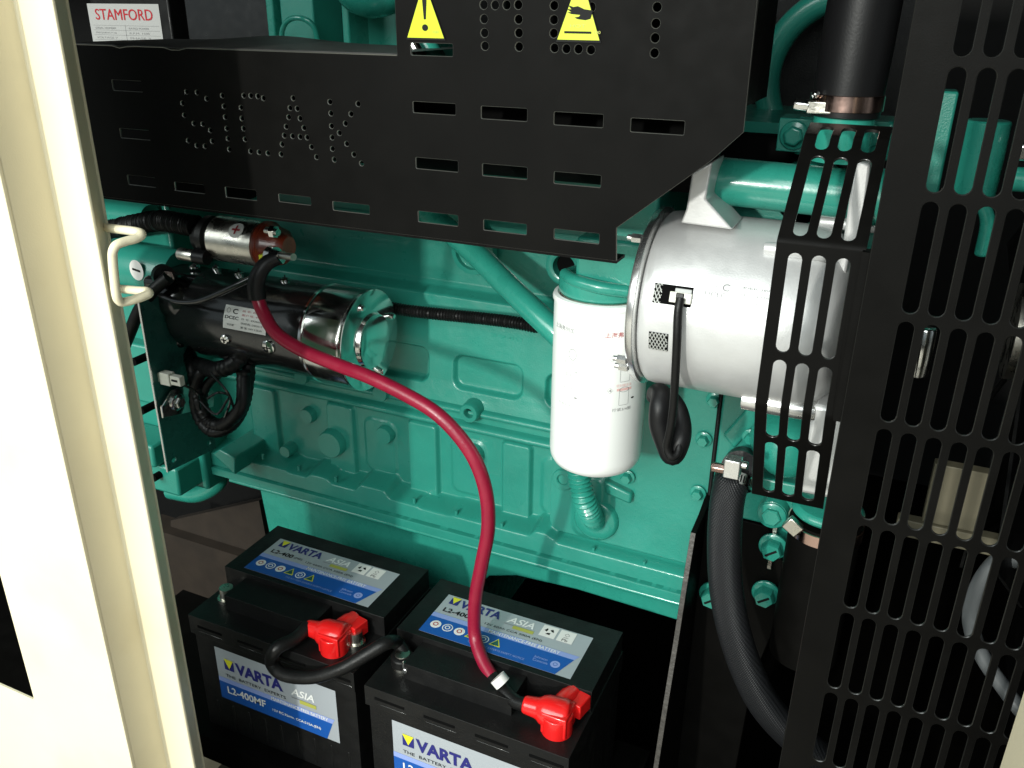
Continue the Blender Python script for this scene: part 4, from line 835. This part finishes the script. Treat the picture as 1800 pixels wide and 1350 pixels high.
# ================================================================== GENERATOR (behind, top left)
GN = thing('generator_end', 'black generator housing with a white rating plate behind the heat guard', 'generator', (-1.25, 1.3, -.8))
b = MB(); b.lathe((-1.85, 1.42, -.22), (1, 0, 0), [(0, .26), (.01, .27), (.88, .27), (.90, .25)], BLACKG, 64); b.build('housing', GN)
b = MB(); q0 = W(146, -30, 1.15); q1 = W(300, 75, 1.15); b.box((q0.x, 1.156, q1.z - .06), (q1.x, 1.20, q0.z), BLACKM); b.box((q1.x + .02, 1.17, -.25), (-.90, 1.3, .12), BLACKG); b.build('terminal_box', GN, bevel=.003)
q0 = W(148, 6, 1.15); q1 = W(283, 72, 1.15); b = MB(); mp = facing(1.1555); w0 = q1.x - q0.x; zt_ = q0.z; zb = q1.z - .006
b.rect(q0.x, zb, q1.x, zt_, mat('plate_grey_white', (.36, .36, .35), .45), mp, .0004); b.text('STAMFORD', q0.x + w0 * .10, zt_ - .025, w0 * .80, .017, INKR, mp, .0008, .0)
b.text('STAMFORD', q0.x + w0 * .105, zt_ - .0253, w0 * .80, .017, INKR, mp, .0010, .0)
for k in range(5): z = zt_ - .034 - k * .0075; b.rect(q0.x + w0 * .04, z, q1.x - w0 * .03, z + .0005, GREY, mp, .0008)
b.rect(q0.x + w0 * .5, zb, q0.x + w0 * .5 + .0006, zt_ - .033, GREY, mp, .0008)
for k in range(4):
    z = zt_ - .0395 - k * .0075
    b.text(('SERIAL NUMBER', 'FREQUENCY Hz', 'VOLTAGE V', 'CURRENT A')[k], q0.x + w0 * .07, z, w0 * .3, .003, GREY, mp, .0008); b.text(('RATED POWER', 'R.P.M. 1500', 'PHASE 3', 'COS 0.8')[k], q0.x + w0 * .55, z, w0 * .28, .003, GREY, mp, .0008)
b.build('rating_plate', GN)
b = MB(); b.box((-1.9, 1.1, -1.05), (-.95, 1.6, -.50), BLACKG); b.build('base_feet', GN)

# ================================================================== BEHIND THE GRILLE
RD = thing('radiator', 'dark radiator core and shroud behind the large grille', 'radiator', (.35, .95, -1.05))
b = MB(); b.box((.30, .72, -1.05), (.40, 1.5, .5), BLACKM); b.build('core', RD)
b = MB(); b.lathe((.12, .98, -.30), (1, 0, 0), [(0, .02), (0, .05), (.05, .05), (.05, .02)], BRUSH, 24)
for k in range(7):
    a = 2 * pi * k / 7 + .3; d = V((0, cos(a), sin(a))); t = V((0, -sin(a), cos(a))); c = V((.145, .98, -.30))
    b.prism([c + d * .04 - t * .03 + V((-.015, 0, 0)), c + d * .27 - t * .05 + V((-.02, 0, 0)), c + d * .27 + t * .05 + V((.02, 0, 0)), c + d * .04 + t * .03 + V((.015, 0, 0))], (.003, 0, 0), BLACKM)
b.build('fan', RD)
q0 = W(1575, 925, .90); q1 = W(1775, 985, .90)
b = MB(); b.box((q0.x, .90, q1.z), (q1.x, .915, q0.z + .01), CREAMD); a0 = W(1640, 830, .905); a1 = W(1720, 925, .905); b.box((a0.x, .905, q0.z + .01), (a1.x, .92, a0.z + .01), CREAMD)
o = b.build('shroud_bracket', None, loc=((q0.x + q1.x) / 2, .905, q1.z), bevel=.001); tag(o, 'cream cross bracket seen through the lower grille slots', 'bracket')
b = MB(); b.sweep([W(1790, 985, .80), W(1755, 985, .80), (W(1720, 1030, .80)), W(1706, 1090, .80), W(1725, 1150, .79), W(1765, 1210, .78), W(1800, 1255, .77), W(1850, 1310, .76)], .0075, GREYC, 14); o = b.build('grey_cable', None, loc=W(1800, 1255, .77)); tag(o, 'pale grey cable curving behind the grille at lower right', 'cable')
b = MB(); b.cyl(W(1628, 575, .70), W(1612, 660, .70), .008, CHROME, 20, bev=.002); o = b.build('belt_tensioner_rod', None, loc=W(1612, 660, .70)); tag(o, 'shiny steel rod glinting behind the middle of the grille', 'rod')
